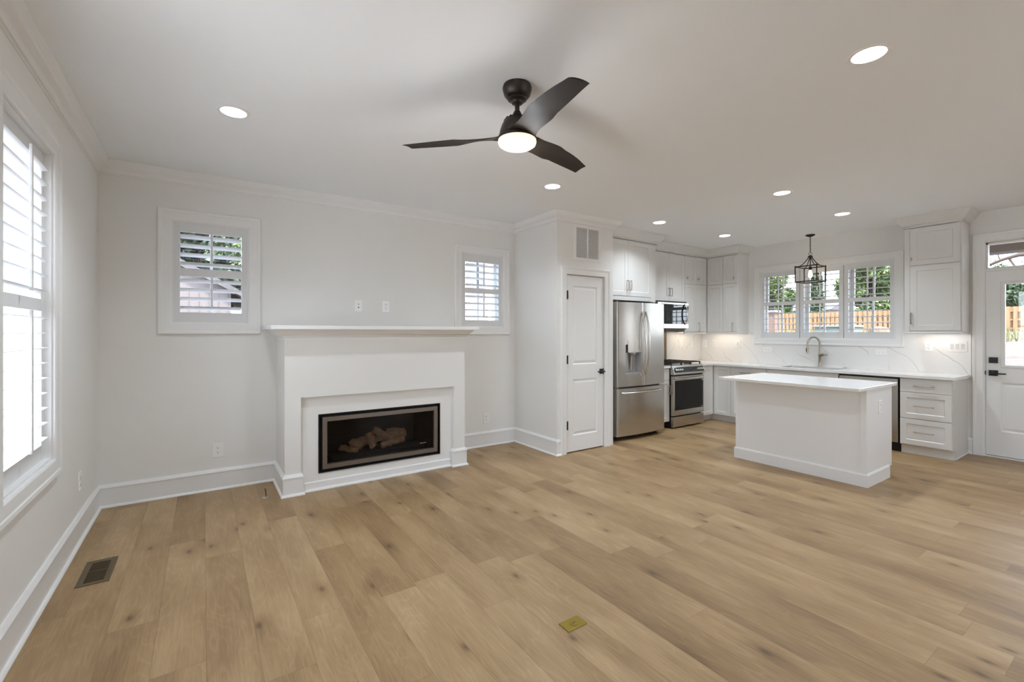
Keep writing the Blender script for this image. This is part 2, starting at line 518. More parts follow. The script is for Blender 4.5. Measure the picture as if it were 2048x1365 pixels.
def world_loc(o):
    l = Vector((0, 0, 0))
    while o is not None:
        l = l + Vector(o.location); o = o.parent
    return l
def thing(name, label, cat, loc, group=None):
    o = bpy.data.objects.new(name, None); COL.objects.link(o)
    o.location = loc; o.empty_display_size = 0.1
    o['label'] = label; o['category'] = cat
    if group: o['group'] = group
    return o
def tag(o, label, cat, group=None, kind=None):
    o['label'] = label; o['category'] = cat
    if group: o['group'] = group
    if kind: o['kind'] = kind
    return o
def st(o, label=None):
    o['kind'] = 'structure'
    if label: o['label'] = label
    return o
def st_empty(name, loc, label=None):
    o = bpy.data.objects.new(name, None); COL.objects.link(o); o.location = loc
    return st(o, label)
def lamp(name, kind, loc, power, color, parent, size=0.1, rot=None, spread=None, radius=None):
    d = bpy.data.lights.new(name, kind)
    d.energy = power; d.color = color
    if kind == 'AREA':
        d.shape = 'DISK'; d.size = size
        if spread: d.spread = spread
    else: d.shadow_soft_size = radius or 0.05
    o = bpy.data.objects.new(name, d); COL.objects.link(o)
    o.parent = parent
    o.location = Vector(loc) - world_loc(parent)
    if rot: o.rotation_euler = rot
    return o

# recessed panel front: slab s0..s1, z0..z1, front at d1, back at d0
def panel(mb, s0, s1, z0, z1, d0, d1, rail=0.058, dep=0.008, bev=0.008, raised=False):
    def ring(i, d): return [mb.v(s0 + i, d, z0 + i), mb.v(s1 - i, d, z0 + i), mb.v(s1 - i, d, z1 - i), mb.v(s0 + i, d, z1 - i)]
    rings = [ring(0, d0), ring(0, d1 - 0.002), ring(0.002, d1), ring(rail, d1), ring(rail + bev, d1 - dep)]
    if raised:
        rings += [ring(rail + bev + 0.008, d1 - dep), ring(rail + bev + 0.03, d1 - 0.003)]
    mb.face(rings[0])
    for a, b in zip(rings[:-1], rings[1:]):
        for i in range(4): mb.face([a[i], a[(i + 1) % 4], b[(i + 1) % 4], b[i]])
    mb.face(rings[-1])

def bar_pull(name, f, s0, s1, z0, z1, d, m, parent, r=0.0055, proj=0.03):
    # handle between two ends (vertical if s0==s1)
    mb = MB(f)
    vert = abs(s0 - s1) < 1e-6
    L = (z1 - z0) if vert else (s1 - s0)
    n = 9
    pts = []
    for i in range(n):
        t = i / (n - 1)
        bow = 0.006 * math.sin(PI * t)
        if vert: pts.append((s0, d + proj + bow, z0 + L * t))
        else: pts.append((s0 + L * t, d + proj + bow, z0))
    ins = 0.008
    mb.tube(pts, r, 8)
    for t in (0.0, 1.0):
        k = ins if t == 0 else -ins
        if vert: p, q = (s0, d, z0 + L * t + k), (s0, d + proj + 0.002, z0 + L * t + k)
        else: p, q = (s0 + L * t + k, d, z0), (s0 + L * t + k, d + proj + 0.002, z0)
        mb.tube([p, q], r * 0.9, 8)
    return mb.build(name, m, parent, smooth=True)

def t_knob(name, f, s, z, d, m, parent):
    mb = MB(f)
    mb.tube([(s, d, z), (s, d + 0.022, z)], 0.005, 8)
    mb.box(s - 0.004, s + 0.004, d + 0.018, d + 0.028, z - 0.022, z + 0.022, 0.002)
    return mb.build(name, m, parent, smooth=True)

# ------------------------------------------------------------------ shell
mb = MB(); mb.box(-0.2, XW + 0.2, YF - 0.2, 0.2, -0.2, 0.0)
st(mb.build('floor', M_FLOOR), 'light oak wood plank floor')

def wall(name, f, s0, s1, openings, thick=0.16, z0=0.0, z1=H, m=M_WALL, ext=None):
    xs = sorted(set([s0, s1] + [o[0] for o in openings] + [o[1] for o in openings]))
    zs = sorted(set([z0, z1] + [o[2] for o in openings] + [o[3] for o in openings]))
    sol = lambda x, z: not any(o[0] < x < o[1] and o[2] < z < o[3] for o in openings)
    mb = MB(f)
    mb.cells(xs, zs, sol, lambda x, z: (x, 0, z), lambda x, z: (x, -thick, z))
    return st(mb.build(name, m))

W1 = (0.467, 1.034, 1.460, 2.333)
W2 = (3.212, 3.791, 1.449, 2.327)
LW = (1.289, 2.089, 0.683, 2.366)
KW = (1.040, 2.726, 1.292, 2.320)
DR = (3.520, 4.470, 0.0, 2.400)
CAN_R = 0.069
CANS = [(0.843, -1.502), (3.379, -3.919), (3.373, -1.491), (5.344, -2.588), (5.341, -1.155), (6.732, -1.171), (6.738, -2.586)]
CANS_UNSEEN = [(0.95, -3.95), (5.9, -4.6), (2.1, -6.2), (4.9, -6.2)]  # unseen downlights added to brighten the room and its ceiling
# ceiling: slab with round cut-outs for the downlights
mb = MB()
allc = CANS + CANS_UNSEEN
bm = mb.bm
def holed_ceiling():
    # square cells around each can, ring of faces between the circle and its square
    q = 0.12
    xs = sorted(set([-0.2, XW + 0.2] + [round(c[0] + k * q, 4) for c in allc for k in (-1, 1)]))
    ys = sorted(set([YF - 0.2, 0.2] + [round(c[1] + k * q, 4) for c in allc for k in (-1, 1)]))
    for i in range(len(xs) - 1):
        for j in range(len(ys) - 1):
            cx, cy = (xs[i] + xs[i + 1]) / 2, (ys[j] + ys[j + 1]) / 2
            if any(abs(cx - c[0]) < q and abs(cy - c[1]) < q for c in allc): continue
            V = [bm.verts.new((x, y, H)) for x, y in ((xs[i], ys[j]), (xs[i + 1], ys[j]), (xs[i + 1], ys[j + 1]), (xs[i], ys[j + 1]))]
            bm.faces.new(V)
    seg = 32
    for c in allc:
        inn, out = [], []
        for k in range(seg):
            t = 2 * PI * k / seg + PI / seg * 0
            ct, s_ = math.cos(t), math.sin(t)
            m_ = max(abs(ct), abs(s_))
            inn.append(bm.verts.new((c[0] + CAN_R * ct, c[1] + CAN_R * s_, H)))
            out.append(bm.verts.new((c[0] + q * ct / m_, c[1] + q * s_ / m_, H)))
        for k in range(seg):
            j = (k + 1) % seg
            bm.faces.new([inn[k], inn[j], out[j], out[k]])
    bmesh.ops.remove_doubles(bm, verts=bm.verts, dist=0.0003)
    bmesh.ops.recalc_face_normals(bm, faces=bm.faces)
    if bm.faces[0].normal.z > 0: bmesh.ops.reverse_faces(bm, faces=bm.faces)
holed_ceiling()
me = bpy.data.meshes.new('ceiling'); bm.to_mesh(me); bm.free(); me.materials.append(M_CEIL)
ceil = bpy.data.objects.new('ceiling', me); COL.objects.link(ceil)
st(ceil, 'smooth white ceiling')

LWS = [(2.60, 3.40, 0.683, 2.366)]   # left wall, beside and behind the camera
wall('wall_left', fr_left, -0.16, -YF + 0.16, [LW] + LWS)
wall('wall_back', fr_back, 0.0, XW, [W1, W2])
wall('wall_right', fr_right, -0.16, -YF + 0.16, [KW, DR])
FWS = [(3.9, 5.1, 0.7, 2.366)]  # unseen front window, added to let in daylight
wall('wall_front', fr_front, 0.0, XW, FWS)
# pantry enclosure with a door opening
PD = (4.111, 4.703, 0.0, 2.045)
mb = MB()
xs = [PX0, PD[0], PD[1], PX1]; zs = [0, PD[3], H]
mb.cells(xs, zs, lambda x, z: not (PD[0] < x < PD[1] and z < PD[3]), lambda x, z: (x, PY, z), lambda x, z: (x, PY + 0.1, z))
mb.box(PX0, PX0 + 0.1, PY + 0.1, 0, 0, H)
mb.box(PX1 - 0.03, PX1, PY + 0.1, 0, 0, H)
st(mb.build('wall_pantry', M_WALL), 'white walls boxing in the pantry beside the fridge')
mb = MB(); mb.box(PX0 + 0.1, PX1 - 0.03, -0.06, 0, 0, 2.3)
st(mb.build('wall_pantry_inside', M_DARK))

# baseboards: profile (offset into room, height)
BBP = [(0, 0), (0.032, 0), (0.032, 0.006), (0.026, 0.015), (0.017, 0.019), (0.016, 0.148), (0.021, 0.150), (0.021, 0.158), (0.013, 0.172), (0.008, 0.180), (0, 0.180)]
def base_run(name, path, prof=BBP, label=None):
    mb = MB(); mb.sweep(path, prof)
    return st(mb.build(name, M_TRIM), label)
# travel so the room lies to the left
base_run('baseboard_left', [(0, -0.0005), (0, YF)][::1], label='tall white baseboard under the left window')
base_run('baseboard_back', [(FX0, 0), (0, 0)])
base_run('baseboard_back_right', [(PX0, 0), (FX1, 0)])
base_run('baseboard_pantry', [(4.016, PY), (PX0, PY), (PX0, 0)])
base_run('baseboard_front', [(0, YF), (XW, YF)])
base_run('baseboard_right', [(XW, YF), (XW, -DR[1] - 0.1)])
base_run('baseboard_right_end', [(XW, -3.43), (XW, -3.39)])

# crown moulding profile (offset from wall, z)
CRP = [(0, H), (0.080, H), (0.080, H - 0.010), (0.071, H - 0.018), (0.066, H - 0.034), (0.050, H - 0.052), (0.031, H - 0.066), (0.022, H - 0.080), (0.018, H - 0.088), (0.018, H - 0.096), (0.007, H - 0.100), (0.007, H - 0.108), (0, H - 0.108)]
def crown(name, path, prof=CRP, m=M_TRIM):
    mb = MB(); mb.sweep(path, prof)
    return st(mb.build(name, m, smooth=50))
crown('trim_1', [(PX1, -0.66), (PX1, PY), (PX0, PY), (PX0, 0), (0, 0), (0, YF), (XW, YF), (XW, -6.0)])['label'] = 'white crown moulding around the living area ceiling'

# ------------------------------------------------------------------ casings / windows
CASP = [(0, 0), (0, 0.012), (0.008, 0.017), (0.062, 0.019), (0.068, 0.024), (0.086, 0.026), (0.094, 0.018), (0.094, 0)]
def casing(name, f, o, parent, prof=CASP, sides='all', ext=0.0, m=M_TRIM):
    s0, s1, z0, z1 = o
    mb = MB(f)
    pr = [(-a, b) for a, b in prof]   # outward = right side when walking ccw
    to = lambda p, q, h: (p, h, q)
    if sides == 'all': mb.sweep([(s0, z0), (s1, z0), (s1, z1), (s0, z1)], pr, closed=True, to=to)
    else: mb.sweep([(s1, z0), (s1, z1), (s0, z1), (s0, z0)], pr, to=to)
    return mb.build(name, m, parent)

def window(n, f, o, depth=0.16, vm=1, label=None, mull=(), meeting=None, jd=0.012):
    s0, s1, z0, z1 = o
    e = st_empty('window_%d' % n, f((s0 + s1) / 2, 0, z0), label)
    casing('casing', f, o, e)
    # jamb liner
    mb = MB(f)
    mb.sweep([(s0, z0), (s1, z0), (s1, z1), (s0, z1)], [(0, -depth - 0.02), (jd, -depth - 0.02), (jd, -0.001), (0, -0.001)], closed=True, to=lambda p, q, h: (p, h, q))
    mb.build('jamb', M_TRIM, e)
    edges = [s0 + jd] + [x for m_ in mull for x in (m_ - 0.04, m_ + 0.04)] + [s1 - jd]
    for k in range(0, len(edges), 2):
        a, b = edges[k], edges[k + 1]
        zm = meeting or (z0 + z1) / 2
        for (za, zb, dd) in ((zm - 0.02, z1 - jd, -depth + 0.02), (z0 + jd, zm + 0.02, -depth + 0.05)):
            mb = MB(f)
            w = 0.04
            mb.box(a, a + w, dd - 0.03, dd, za, zb); mb.box(b - w, b, dd - 0.03, dd, za, zb)
            mb.box(a + w, b - w, dd - 0.03, dd, za, za + w); mb.box(a + w, b - w, dd - 0.03, dd, zb - w, zb)
            for i in range(vm):
                c = a + (b - a) * (i + 1) / (vm + 1)
                mb.box(c - 0.011, c + 0.011, dd - 0.022, dd - 0.006, za + w, zb - w)
            mb.build('sash', M_TRIM, e)
            mb = MB(f); mb.box(a + w - 0.004, b - w + 0.004, dd - 0.018, dd - 0.013, za + w - 0.004, zb - w + 0.004)
            mb.build('pane', M_GLASS, e)
    for m_ in mull:
        mb = MB(f); mb.box(m_ - 0.04, m_ + 0.04, -depth - 0.02, -0.035, z0 + jd, z1 - jd)
        mb.build('mullion', M_TRIM, e)
    return e

def portal(f, o, nrm):
    d = bpy.data.lights.new('daylight_portal', 'AREA'); d.shape = 'RECTANGLE'
    d.size = o[1] - o[0]; d.size_y = o[3] - o[2]; d.cycles.is_portal = True
    ob = bpy.data.objects.new('daylight_portal', d); COL.objects.link(ob)
    ob.location = f((o[0] + o[1]) / 2, -0.25, (o[2] + o[3]) / 2)
    ob.rotation_euler = Vector(nrm).to_track_quat('-Z', 'Y').to_euler()

window(1, fr_left, LW, vm=1, meeting=1.528, label='tall double-hung window in the left wall behind shutters')
window(2, fr_back, W1, vm=1, meeting=1.90, label='small window in the back wall left of the fireplace')
window(3, fr_back, W2, vm=1, meeting=1.888, label='small window in the back wall right of the fireplace')
window(4, fr_right, KW, vm=1, meeting=1.825, mull=(1.607, 2.163), label='triple window over the kitchen sink')
for i, o in enumerate(LWS): window(7 + i, fr_left, o, vm=1)
for i, o in enumerate(FWS): window(5 + i, fr_front, o, vm=1)
for f, o, n in ((fr_left, LW, (1, 0, 0)), (fr_back, W1, (0, -1, 0)), (fr_back, W2, (0, -1, 0)), (fr_right, KW, (-1, 0, 0)), (fr_right, DR, (-1, 0, 0))): portal(f, o, n)
for o in LWS: portal(fr_left, o, (1, 0, 0))
for o in FWS: portal(fr_front, o, (0, 1, 0))

# ------------------------------------------------------------------ shutters
def shutter(f, s0, s1, z0, z1, lz, stile, dpan, nl, tilt, rod_d, label, group, hinge='left', chord=0.082, rodc=None, gap=0.003, rw=0.008):
    """lz = ((lower0, lower1), (upper0, upper1)) louvre openings"""
    t = thing('window_shutter', label, 'shutter', f((s0 + s1) / 2, dpan, z0), group)
    a, b, c, d = s0 + gap, s1 - gap, z0 + gap, z1 - gap
    th = 0.028
    mb = MB(f)
    mb.box(a, a + stile, dpan - th, dpan, c, d, 0.002); mb.box(b - stile, b, dpan - th, dpan, c, d, 0.002)
    (l0, l1), (u0, u1) = lz
    for za, zb in ((c, l0), (l1, u0), (u1, d)): mb.box(a + stile, b - stile, dpan - th + 0.001, dpan - 0.001, za, zb)
    mb.build('shutter_frame', M_SHUT, t)
    dc = dpan - th / 2
    for k, (za, zb) in enumerate(((l0, l1), (u0, u1))):
        n = nl[k]
        mb = MB(f)
        p = (zb - za) / n
        for i in range(n):
            zc = za + p * (i + 0.5)
            # ellipse-like blade section, tilted (room edge up for positive tilt)
            sec = []
            for q in range(12):
                ang = 2 * PI * q / 12
                x, y = chord / 2 * math.cos(ang), 0.0055 * math.sin(ang)
                sec.append((dc + x * math.cos(tilt) - y * math.sin(tilt), zc + x * math.sin(tilt) + y * math.cos(tilt)))
            mb.prism(sec, a + stile + 0.002, b - stile - 0.002, plane='bc')
        mb.build('louver_set', M_SHUT, t, smooth=50)
        # tilt rod
        mb = MB(f)
        rc = rodc or (a + b) / 2
        rx = dc + chord / 2 * math.cos(tilt) + 0.008
        zt = chord / 2 * math.sin(tilt)
        mb.box(rc - rw, rc + rw, rx - 0.005, rx + 0.006, za + p * 0.5 + zt - 0.02, zb - p * 0.5 + zt + 0.03, 0.002)
        mb.build('tilt_rod', M_SHUT, t)
    hs = a + 0.001 if hinge == 'left' else b - 0.001
    for zz in (c + (d - c) * 0.15, d - (d - c) * 0.15):
        MB(f).lathe([(0.004, -0.03), (0.004, 0.03)], (hs, dpan + 0.003, zz), seg=8).build('hinge', M_PLASTIC, t)
    return t
shutter(fr_left, LW[0], LW[1], LW[2] + 0.004, LW[3] - 0.01, ((0.775, 1.497), (1.560, 2.293)), 0.05, -0.030, (9, 9), R(4), 0, 'tall white shutter in the window on the left wall', None, 'left', chord=0.086, rodc=1.687, rw=0.011)
shutter(fr_back, *W1, ((1.556, 1.867), (1.934, 2.245)), 0.055, -0.012, (4, 4), R(18), 0, 'small white shutter left of the fireplace with trees behind', 'small shutters beside the fireplace')
shutter(fr_back, *W2, ((1.532, 1.857), (1.917, 2.230)), 0.052, -0.012, (4, 4), R(9), 0, 'small white shutter right of the fireplace above the mantel end', 'small shutters beside the fireplace', 'right')
KP = [(1.044, 1.605, 1.096, 1.553), (1.609, 2.161, 1.659, 2.116), (2.165, 2.722, 2.214, 2.674)]
for (a, b, c, d), w in zip(KP, ('left panel of the kitchen window shutters, nearest the corner cabinets', 'middle panel of the kitchen window shutters, behind the lantern', 'right panel of the kitchen window shutters, nearest the door')):
    shutter(fr_right, a, b, KW[2], KW[3], ((1.387, 1.797), (1.850, 2.240)), c - a, -0.008, (5, 5), R(2), 0, 'white ' + w, 'shutters over the kitchen sink')

# ------------------------------------------------------------------ pantry door
pd = st_empty('door_1', ((PD[0] + PD[1]) / 2, PY, 0), 'narrow white two-panel pantry door with black lever')
f = at_y(PY)
casing('casing', f, (PD[0] - 0.004, PD[1] + 0.004, 0.0, PD[3] + 0.004), pd, prof=[(a * 0.96, b) for a, b in CASP], sides='door')
mb = MB(f)
mb.sweep([(PD[1] + 0.004, 0), (PD[1] + 0.004, PD[3] + 0.004), (PD[0] - 0.004, PD[3] + 0.004), (PD[0] - 0.004, 0)], [(0, -0.1), (0.003, -0.1), (0.003, 0), (0, 0)], to=lambda p, q, h: (p, h, q))
mb.build('jamb', M_TRIM, pd)
def door_panels(mb, s0, s1, z0, z1, d0, d1, panels, holes=()):
    """slab with moulded panels (each a recessed ring and raised field)"""
    xs = sorted(set([s0, s1] + [v for p in list(panels) + list(holes) for v in p[:2]]))
    zs = sorted(set([z0, z1] + [v for p in list(panels) + list(holes) for v in p[2:4]]))
    sol = lambda x, z: not any(p[0] < x < p[1] and p[2] < z < p[3] for p in list(panels) + list(holes))
    mb.cells(xs, zs, sol, lambda x, z: (x, d1, z), lambda x, z: (x, d0, z))
    for p in panels:
        a, b, c, d = p[:4]
        def ring(i, dd): return [mb.v(a + i, dd, c + i), mb.v(b - i, dd, c + i), mb.v(b - i, dd, d - i), mb.v(a + i, dd, d - i)]
        rs = [ring(0, d1), ring(0.008, d1 - 0.004), ring(0.014, d1 - 0.010), ring(0.022, d1 - 0.010), ring(0.045, d1 - 0.003)]
        for q, r_ in zip(rs[:-1], rs[1:]):
            for i in range(4): mb.face([q[i], q[(i + 1) % 4], r_[(i + 1) % 4], r_[i]])
        mb.face(rs[-1])
mb = MB(f)
door_panels(mb, PD[0] + 0.003, PD[1] - 0.003, 0.012, PD[3] - 0.004, -0.045, -0.008, [(4.213, 4.605, 1.010, 1.925), (4.213, 4.605, 0.190, 0.842)])
mb.build('slab', M_TRIM, pd)
for z in (1.812, 1.072, 0.321):
    mb = MB(f)
    mb.lathe([(0.008, -0.048), (0.008, 0.048)], (PD[0] + 0.004, 0.016, z), seg=10)
    mb.box(PD[0] - 0.002, PD[0] + 0.022, -0.0075, -0.002, z - 0.048, z + 0.048)
    mb.build('hinge', M_BLACK, pd, smooth=True)
mb = MB(f)
mb.box(4.640, 4.698, -0.008, 0.004, 0.887, 0.945, 0.002)
mb.tube([(4.669, 0, 0.916), (4.669, 0.05, 0.916)], 0.010, 10)
mb.box(4.560, 4.678, 0.042, 0.056, 0.908, 0.924, 0.004)
mb.build('lever_handle', M_BLACK, pd, smooth=True)
mb = MB(f)
mb.box(PD[1] - 0.004, PD[1] + 0.003, -0.008, 0.001, 0.88, 0.95)
mb.build('latch_plate', M_BLACK, pd)

# return air grille above it
g = thing('air_return_grille', 'white louvered return air grille above the pantry door', 'vent', (4.435, PY, 2.236))
f = at_y(PY)
mb = MB(f)
a, b, c, d = 4.222, 4.648, 2.222, 2.640
mb.sweep([(a, c), (b, c), (b, d), (a, d)], [(0, 0), (0, 0.007), (0.006, 0.010), (0.034, 0.010), (0.038, 0.002), (0.038, 0)], closed=True, to=lambda p, q, h: (p, h, q))
mb.box((a + b) / 2 - 0.008, (a + b) / 2 + 0.008, 0.001, 0.010, c + 0.03, d - 0.03)
mb.build('frame', M_TRIM, g)
mb = MB(f)
n = 30
for i in range(n):
    z = c + 0.038 + (d - c - 0.076) * (i + 0.5) / n
    mb.prism([(0.0015, z + 0.005), (0.008, z - 0.004), (0.0095, z - 0.003), (0.003, z + 0.006)], a + 0.038, b - 0.038, plane='bc')
mb.build('slats', M_TRIM, g)
mb = MB(f); mb.box(a + 0.036, b - 0.036, 0.0005, 0.0012, c + 0.036, d - 0.036)
mb.build('backing', mat('grille_backing', (0.16, 0.14, 0.12), 0.9), g)

# ------------------------------------------------------------------ exterior door with transom
d2 = st_empty('door_2', f_ := fr_right((DR[0] + DR[1]) / 2, 0, 0), 'white half-glass back door with transom and black hardware')
f = fr_right
casing('casing', f, DR, d2, sides='door', prof=[(a * 0.98, b) for a, b in CASP])
TZ0, TZ1 = 2.100, 2.365
DZ = 2.062
mb = MB(f)
mb.sweep([(DR[1], 0), (DR[1], DR[3]), (DR[0], DR[3]), (DR[0], 0)], [(0, -0.16), (0.010, -0.16), (0.010, -0.001), (0, -0.001)], to=lambda p, q, h: (p, h, q))
mb.box(DR[0] + 0.01, DR[1] - 0.01, -0.16, -0.004, DZ + 0.004, TZ0 - 0.005)
mb.build('jamb', M_TRIM, d2)
mb = MB(f)
a, b = DR[0] + 0.012, DR[1] - 0.012
c, d = TZ0 - 0.005, DR[3] - 0.012
mb.box(a, a + 0.014, -0.10, -0.03, c, d); mb.box(b - 0.014, b, -0.10, -0.03, c, d); mb.box(a, b, -0.10, -0.03, c, c + 0.012); mb.box(a, b, -0.10, -0.03, d - 0.022, d)
mb.build('transom_sash', M_TRIM, d2)
mb = MB(f); mb.box(a + 0.01, b - 0.01, -0.07, -0.065, c + 0.01, d - 0.01)
mb.build('transom_pane', M_GLASS, d2)
mb = MB(f)
sl0, sl1 = DR[0] + 0.013, DR[1] - 0.013
GL = (3.676, 4.314, 1.022, 1.914)
door_panels(mb, sl0, sl1, 0.02, DZ, -0.058, -0.014, [(3.643, 4.347, 0.288, 0.832)], [GL])
mb.build('slab', M_TRIM, d2)
mb = MB(f)
mb.sweep([(GL[0], GL[2]), (GL[1], GL[2]), (GL[1], GL[3]), (GL[0], GL[3])], [(0, -0.05), (0, -0.014), (-0.030, -0.014), (-0.026, -0.006), (-0.008, -0.004), (0.004, -0.012), (0.004, -0.05)], closed=True, to=lambda p, q, h: (p, h, q))
mb.build('glazing_bead', M_TRIM, d2)
mb = MB(f); mb.box(GL[0], GL[1], -0.036, -0.030, GL[2], GL[3]); mb.build('pane', M_GLASS, d2)
mb = MB(f); mb.box(3.556, 3.626, -0.016, 0.004, 1.043, 1.107, 0.002)
mb.box(3.572, 3.610, 0.004, 0.012, 1.066, 1.084, 0.002); mb.build('deadbolt', M_BLACK, d2)
mb = MB(f); mb.box(3.556, 3.626, -0.016, 0.004, 0.902, 0.964, 0.002)
mb.tube([(3.591, 0, 0.932), (3.591, 0.05, 0.932)], 0.009, 10)
mb.box(3.585, 3.695, 0.040, 0.052, 0.923, 0.937, 0.003)
mb.build('lever_handle', M_BLACK, d2, smooth=True)
mb = MB(f)
mb.box(DR[0] + 0.006, DR[0] + 0.012, -0.016, 0.001, 0.91, 0.955)
mb.build('strike_plate', M_BLACK, d2)
mb = MB(f); mb.box(DR[0] - 0.0, DR[1], -0.16, 0.012, 0.0, 0.014, 0.003); mb.build('threshold', M_TRIM, d2)
mb = MB(f); mb.box(DR[0] + 0.012, DR[1] - 0.012, -0.055, -0.02, 0.014, 0.021); mb.build('weatherstrip', M_BLACK, d2)

# ------------------------------------------------------------------ fireplace
fp = thing('fireplace', 'white fireplace with mantel shelf and wide steel-framed gas insert', 'fireplace', ((FX0 + FX1) / 2, 0, 0))
f = fr_back
RX0, RX1, RZ = 1.378, 2.835, 0.824        # shallow recess
IX0, IX1, IZ0, IZ1 = 1.526, 2.695, 0.140, 0.661
DFR = -FY
DREC = DFR - 0.045
mb = MB(f)
mb.cells([FX0, RX0, RX1, FX1], [0, RZ, 1.41], lambda x, z: not (RX0 < x < RX1 and z < RZ), lambda x, z: (x, DFR, z), lambda x, z: (x, DREC, z))
mb.cells([FX0, IX0, IX1, FX1], [0, IZ0, IZ1, 1.41], lambda x, z: not (IX0 < x < IX1 and IZ0 < z < IZ1), lambda x, z: (x, DREC, z), lambda x, z: (x, 0.001, z))
mb.build('surround', M_WALL, fp)
mb = MB(f)
mb.box(1.140, 3.055, 0.001, 0.690, 1.408, 1.441, 0.003)
mb.build('mantel_shelf', M_TRIM, fp)
mb = MB()
prof = [(0, 1.322), (0.006, 1.322), (0.006, 1.338), (0.014, 1.341), (0.018, 1.350), (0.020, 1.356), (0.030, 1.362), (0.048, 1.376), (0.066, 1.394), (0.078, 1.404), (0.080, 1.409), (0, 1.409)]
mb.sweep([(FX1, -0.001), (FX1, FY), (FX0, FY), (FX0, -0.001)][::-1], [(-o, z) for o, z in prof])
mb.build('mantel_moulding', M_TRIM, fp, smooth=50)
# plinth / base around the legs
mb = MB()
mb.sweep([(FX0, -0.033), (FX0, FY), (RX0, FY), (RX0, FY + 0.045)], [(-o, z) for o, z in BBP])
mb.build('plinth', M_TRIM, fp)
mb = MB()
mb.sweep([(RX1, FY + 0.045), (RX1, FY), (FX1, FY), (FX1, -0.033)], [(-o, z) for o, z in BBP])
mb.build('plinth', M_TRIM, fp)
mb = MB()
mb.sweep([(RX0 + 0.02, -DREC), (RX1 - 0.02, -DREC)], [(-o, z) for o, z in [(0, 0), (0.032, 0), (0.032, 0.006), (0.026, 0.016), (0.015, 0.019), (0.013, 0.072), (0.004, 0.078), (0, 0.078)]])
mb.build('hearth_base', M_TRIM, fp)
# insert: outer metal channel, steel frame, firebox, logs, glass
mb = MB(f)
mb.sweep([(IX0, IZ0), (IX1, IZ0), (IX1, IZ1), (IX0, IZ1)], [(0.0, DREC - 0.09), (0.002, DREC - 0.09), (0.006, DREC + 0.004), (0.0, DREC + 0.005)], closed=True, to=lambda p, q, h: (p, h, q))
mb.build('outer_channel', mat('dark_steel_channel', (0.10, 0.09, 0.08), 0.3, 0.9), fp)
mb = MB(f)
fx0, fx1, fz0, fz1 = 1.560, 2.668, 0.170, 0.632
mb.sweep([(fx0, fz0), (fx1, fz0), (fx1, fz1), (fx0, fz1)], [(0, DREC - 0.03), (0, DREC + 0.002), (0.002, DREC + 0.005), (0.040, DREC + 0.005), (0.044, DREC - 0.006), (0.044, DREC - 0.03)], closed=True, to=lambda p, q, h: (p, h, q))
mb.build('steel_frame', M_FPSTEEL, fp)
mb = MB(f)
mb.cells([IX0, 1.60, 2.626, IX1], [IZ0, 0.213, 0.589, IZ1], lambda x, z: not (1.60 < x < 2.626 and 0.213 < z < 0.589), lambda x, z: (x, DREC - 0.032, z), lambda x, z: (x, DREC - 0.045, z))
mb.build('inner_mask', M_DARK, fp)
mb = MB(f)   # firebox liner, open towards the room
A = [(1.60, 0.213), (2.626, 0.213), (2.626, 0.589), (1.60, 0.589)]
B = [(1.68, 0.225), (2.546, 0.225), (2.546, 0.57), (1.68, 0.57)]
ra = [mb.v(x, DREC - 0.045, z) for x, z in A]; rb = [mb.v(x, DREC - 0.33, z) for x, z in B]
for i in range(4): mb.face([ra[i], ra[(i + 1) % 4], rb[(i + 1) % 4], rb[i]])
mb.face(rb)
mb.build('firebox_liner', M_FIREBRICK, fp)
mb = MB(f)
mb.box(1.66, 2.56, DREC - 0.26, DREC - 0.08, 0.215, 0.245, 0.005)
mb.build('burner_tray', M_DARK, fp)
rng = random.Random(4)
logs = [((1.76, .16, .30), (1.90, .11, .25), .030), ((1.86, .17, .34), (1.96, .12, .29), .034), ((2.02, .14, .41), (2.06, .10, .27), .036),
        ((1.92, .20, .30), (2.30, .19, .36), .048), ((2.07, .12, .43), (2.30, .12, .31), .032), ((2.14, .10, .28), (2.36, .11, .31), .036), ((2.20, .17, .37), (2.40, .13, .36), .050)]
for p, q, r in logs:
    mb = MB(f)
    n = 9
    pts, rad = [], []
    for i in range(n):
        t = i / (n - 1)
        pts.append((p[0] + (q[0] - p[0]) * t + rng.uniform(-.006, .006), DREC - 0.045 - (p[1] + (q[1] - p[1]) * t), p[2] + (q[2] - p[2]) * t + rng.uniform(-.006, .006)))
        rad.append(r * rng.uniform(0.8, 1.15))
    mb.tube(pts, rad, 12)
    for v_ in mb.bm.verts:
        v_.co += Vector((rng.uniform(-1, 1), rng.uniform(-1, 1), rng.uniform(-1, 1))) * r * 0.16
    mb.build('ceramic_log', M_LOG, fp, smooth=35)
mb = MB(f); mb.box(1.602, 2.624, DREC - 0.022, DREC - 0.018, 0.214, 0.588)
mb.build('glass_front', M_FPGLASS, fp)
mb = MB(f)
x = 2.485
for k, w in enumerate((8, 5, 8, 6, 7, 5, 7)):   # tiny maker's mark strip on the glass, illegible strokes
    mb.box(x, x + w * 0.001, DREC - 0.018, DREC - 0.0165, 0.270, 0.2765)
    x += w * 0.001 + 0.003
mb.build('maker_mark', M_STEEL2, fp)

